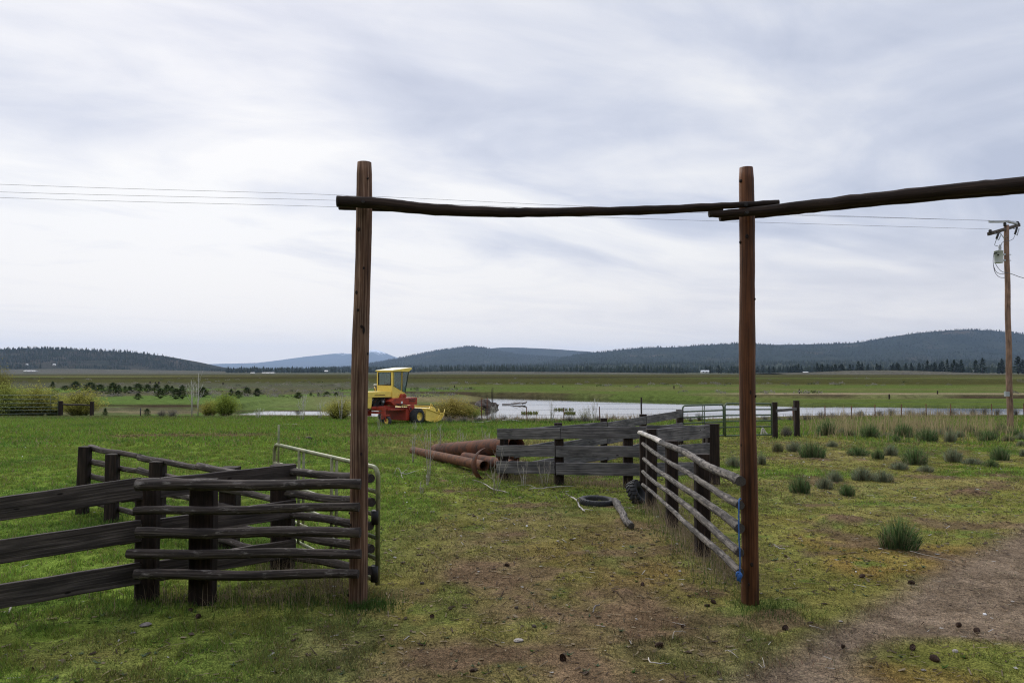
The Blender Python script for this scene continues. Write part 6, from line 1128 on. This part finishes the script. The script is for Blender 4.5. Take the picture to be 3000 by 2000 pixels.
m = MB(); q = [G('c3', x, y) + V3(0, 0, .05) for x, y in [(1528, 768), (1560, 810), (1590, 860), (1605, 905), (1645, 950)]]; m.path(q, [.062, .06, .056, .052, .045], n=12, seg=6, jit=.12, wob=.006); m.solo('bark_log', M['rail_l'], G('c3', 1590, 860), 'short lichen crusted log lying beside the flat tyre', 'log')
branch('c3', [(945, 672, .01), (1060, 668, .03), (1160, 660, .03), (1250, 655, .02)], [.014, .016, .013, .006], 'long thin branch on the grass in front of the grey planks', 'twig', [([(1000, 670, .02), (940, 655, .04), (860, 635, .1)], [.01, .007, .004])])
branch('c3', [(550, 600, .12), (620, 650, .06), (700, 685, .03), (780, 695, .02)], [.008, .014, .02, .01], 'slanting grey branch below the torn rusty ring', 'twig', [([(700, 685, .03), (770, 680, .15), (800, 705, .02)], [.01, .012, .006]), ([(720, 690, .02), (700, 610, .3), (650, 560, .5)], [.01, .007, .003])])
branch('c3', [(10, 560, .08), (35, 515, .2), (60, 575, .05), (100, 575, .04), (180, 548, .03)], [.004, .01, .014, .01, .004], 'forked pale twig on the green lawn left of the pipes', 'bare', [([(60, 575, .05), (80, 540, .2), (120, 505, .35)], [.01, .007, .003]), ([(70, 598, .01), (60, 560, .12), (48, 520, .3)], [.009, .008, .003])])
branch('c4', [(1280, 1142, .05), (1300, 1148, .03), (1330, 1160, .02), (1368, 1166, .02)], [.006, .012, .013, .014], 'white peeled stick right of the orange brown post', 'bare')
branch('c5', [(1480, 1235, .02), (1600, 1262, .02), (1820, 1303, .01)], [.006, .006, .004], 'long straw pale stick below the big lone grass clump', 'twig')
branch('cG', [(372, 238, .0), (382, 222, .02), (402, 208, .01)], [.01, .014, .008], 'small curved brown stick in the foreground grass', 'bark'); branch('cG', [(740, 365, 0), (748, 338, .02), (800, 332, .01)], [.004, .005, .003], 'bent thin twig in the foreground centre', 'twig'); branch('cG', [(980, 415, 0), (1000, 425, .01), (1040, 455, .01)], [.005, .006, .004], 'thin straight twig at the near edge of the dirt road', 'twig', [([(985, 418, .01), (1035, 414, .01)], [.004, .003])]); branch('cG', [(1370, 308, .01), (1440, 330, .01)], [.006, .004], 'thin pale twig beside the cone at the road edge', 'twig'); branch('cG', [(1130, 487, .01), (1160, 510, .03), (1150, 480, .04)], [.004, .005, .003], 'tiny hooked twig on the dirt road', 'twig')
branch('cG', [(628, 462, .01), (645, 490, .02), (730, 478, .01)], [.006, .008, .003], 'pale splintered stick in the foreground left of the road', 'bare'); branch('cN', [(20, 640, .05), (200, 625, .1), (350, 625, .06)], [.05, .05, .03], 'bleached driftwood branch on the bank right of the orange tinted willow', 'bare', [([(350, 625, .06), (380, 650, .1)], [.04, .02])]); branch('cN', [(420, 620, .1), (640, 580, .35), (800, 600, .2), (870, 630, .02)], [.03, .045, .04, .02], 'arched dead branch on the bank below the driftwood', 'twig'); branch('cA', [(1830, 660, .1), (1890, 655, .12), (1950, 662, .05)], [.03, .03, .02], 'white dead branch on the lawn edge left of the gateway', 'bare')
branch('c4', [(1195, 305, .1), (1205, 260, .5), (1225, 290, .2), (1240, 310, .02)], [.05, .05, .05, .04], 'pale broken snag standing behind the green tube gate', 'bare', [([(1215, 300, .1), (1200, 240, .75)], [.05, .02])], 'snag')
STN = [('cG', 2037, 408, 24, 'pale angular stone on the mossy patch beside the road', 'stone'), ('cG', 1973, 300, 18, 'flat pinkish stone on the dirt road', 'stone'), ('cG', 2172, 232, 16, 'white stone chip on the dirt road', 'white'), ('cG', 1580, 36, 8, 'small white stone in the yellow grass', 'white'), ('cG', 1510, 270, 18, 'flat pale stone at the road edge', 'stone'), ('cG', 2300, 172, 16, 'flat stone on the road near the right edge', 'stone'), ('cG', 1890, 500, 22, 'flat dark stone at the bottom beside the mossy patch', 'bark'), ('cG', 1145, 145, 9, 'small stone at the foot of the orange brown post', 'stone'), ('cG', 30, 355, 42, 'flat grey stone sunk in the foreground grass', 'stone'), ('cG', 102, 288, 22, 'brown clod in the foreground grass', 'mud'), ('cG', 20, 206, 20, 'brown clod near the gateway path', 'mud'), ('cF', 668, 285, 48, 'grey slab of bark in the left foreground', 'bark'), ('cF', 612, 316, 22, 'small pale slab beside the bark slab', 'bark'), ('cF', 627, 188, 8, 'small tan stone under the dark rails', 'stone'), ('c3', 925, 925, 17, 'white stone in the green grass before the tyre', 'white'), ('c3', 275, 828, 30, 'grey wood chunk on the grass, left', 'bark'), ('c3', 690, 832, 16, 'flat brown wood chip in the middle of the grass', 'bark'), ('c3', 1140, 1028, 22, 'pale flat wood chip on the path', 'stone'), ('c5', 665, 538, 12, 'white stone beside the wide bushy clump', 'white'), ('cA', 1945, 750, 7, 'small white stone on the lawn beside the tube gate', 'white'), ('c1', 152, 148, 8, 'upper white stone on the left lawn', 'white'), ('c1', 135, 200, 8, 'lower white stone on the left lawn', 'white'), ('c1', 1850, 98, 36, 'low brown hummock on the lawn behind the tube gate', 'mud'), ('cM', 145, 172, 18, 'white bone like chip on the far path', 'white'), ('cM', 165, 295, 17, 'pale chip left on the path', 'white'), ('cM', 120, 985, 60, 'dark clod of dung at the left of the path', 'mud'), ('cM', 340, 1215, 50, 'brown clod of dung at the near left of the path', 'mud')]
for i, (c, x, y, w, lab, mat) in enumerate(STN):
    p = G(c, x, y); W = w / KROP[c][2] / F * p.y; o = lump('clod' if mat == 'mud' else 'bark_chip' if mat == 'bark' else 'stone', mat, p + V3(0, 0, W * .12), W * .55, W * .5, W * (.38 if 'flat' not in lab and 'slab' not in lab else .16), lab, 'clod' if mat == 'mud' else 'wood chip' if mat == 'bark' else 'stone', 20 + i, .3, None, 12); o.rotation_euler.z = rnd.random() * 6
def cone_mesh(seed):
    m = MB(); R = random.Random(seed); m.lathe([(0, -.5), (.22, -.42), (.33, -.2), (.33, .1), (.2, .38), (0, .5)], 10); 
    for i in range(90):
        t = i / 90; z = -.48 + .95 * t; r = .40 * math.sin(math.pi * (.12 + .82 * (1 - t))) ** .8; a = i * 2.39996; d = V3(math.cos(a), math.sin(a), .35); s = V3(-math.sin(a), math.cos(a), 0); c = V3(math.cos(a) * r * .75, math.sin(a) * r * .75, z); b = len(m.v)
        m.v += [c - s * .07, c + s * .07, c + d * .24 + s * .09, c + d * .24 - s * .09, c + d * .30 + V3(0, 0, .03)]; 
        for f in ((b, b + 1, b + 2, b + 3), (b + 3, b + 2, b + 4)): m.f.append(f); m.u.append([(0, 0)] * len(f)); m.m.append(0); m.sm.append(False)
    o = m.build('pine_cone', M['cone'], None, True); me = o.data; bpy.data.objects.remove(o); return me
CM = [cone_mesh(1), cone_mesh(2)]
CONES = [('cG', 232, 432, 40, 'pine cone nearest the bottom left of the centre foreground'), ('cG', 674, 378, 38, 'pine cone in rusty grass left of the road'), ('cG', 1253, 306, 30, 'pine cone in yellow grass at the road edge'), ('cG', 1520, 383, 34, 'flattened brown pine cone on the bare road'), ('cG', 1840, 388, 36, 'pine cone left of the pale angular stone, the upper of two'), ('cG', 1945, 440, 44, 'largest pine cone, just below the pale angular stone'), ('cG', 2050, 281, 27, 'reddish small pine cone on the road'), ('cG', 2137, 305, 34, 'dark pine cone on the road near the right edge'), ('cG', 1608, 50, 28, 'pine cone in yellow grass right of the orange brown post'), ('cG', 1833, 84, 28, 'pine cone at the upper edge of the dirt road'), ('cG', 927, 178, 24, 'right of two cones left of the orange brown post'), ('cG', 895, 190, 22, 'left of two cones left of the orange brown post'), ('cG', 600, 98, 24, 'small pine cone beside the little dirt mound'), ('cG', 783, 287, 16, 'tiny brown cone alone in the yellow grass'), ('cF', 877, 211, 26, 'left of two cones below the dark rails'), ('cF', 913, 241, 28, 'right of two cones below the dark rails'), ('cF', 840, 272, 20, 'cone beside the grey bark slab'), ('cF', 1985, 243, 22, 'cone on the path in the gateway'), ('cF', 2168, 485, 26, 'reddish cone at the bottom of the path'), ('cF', 143, 490, 26, 'cone at the bottom left corner'), ('cF', 2328, 10, 24, 'cone in the middle of the bare path'), ('c4', 1375, 1195, 26, 'cone under the white peeled stick')]
for i, (c, x, y, w, lab) in enumerate(CONES):
    p = G(c, x, y + w * .3); W = w / KROP[c][2] / F * p.y * .92; o = link('pine_cone', CM[i % 2], None, p + V3(0, 0, W * .24)); o.scale = (W * rnd.uniform(.65, .95), W * rnd.uniform(.7, .95), W * rnd.uniform(.9, 1.25) * (1 if 'flat' not in lab else .5)); o.rotation_euler = (rnd.uniform(.9, 1.8), rnd.uniform(-.4, .4), rnd.random() * 6.28); tag(o, lab, 'pine cone', 'pine cones on the ground')
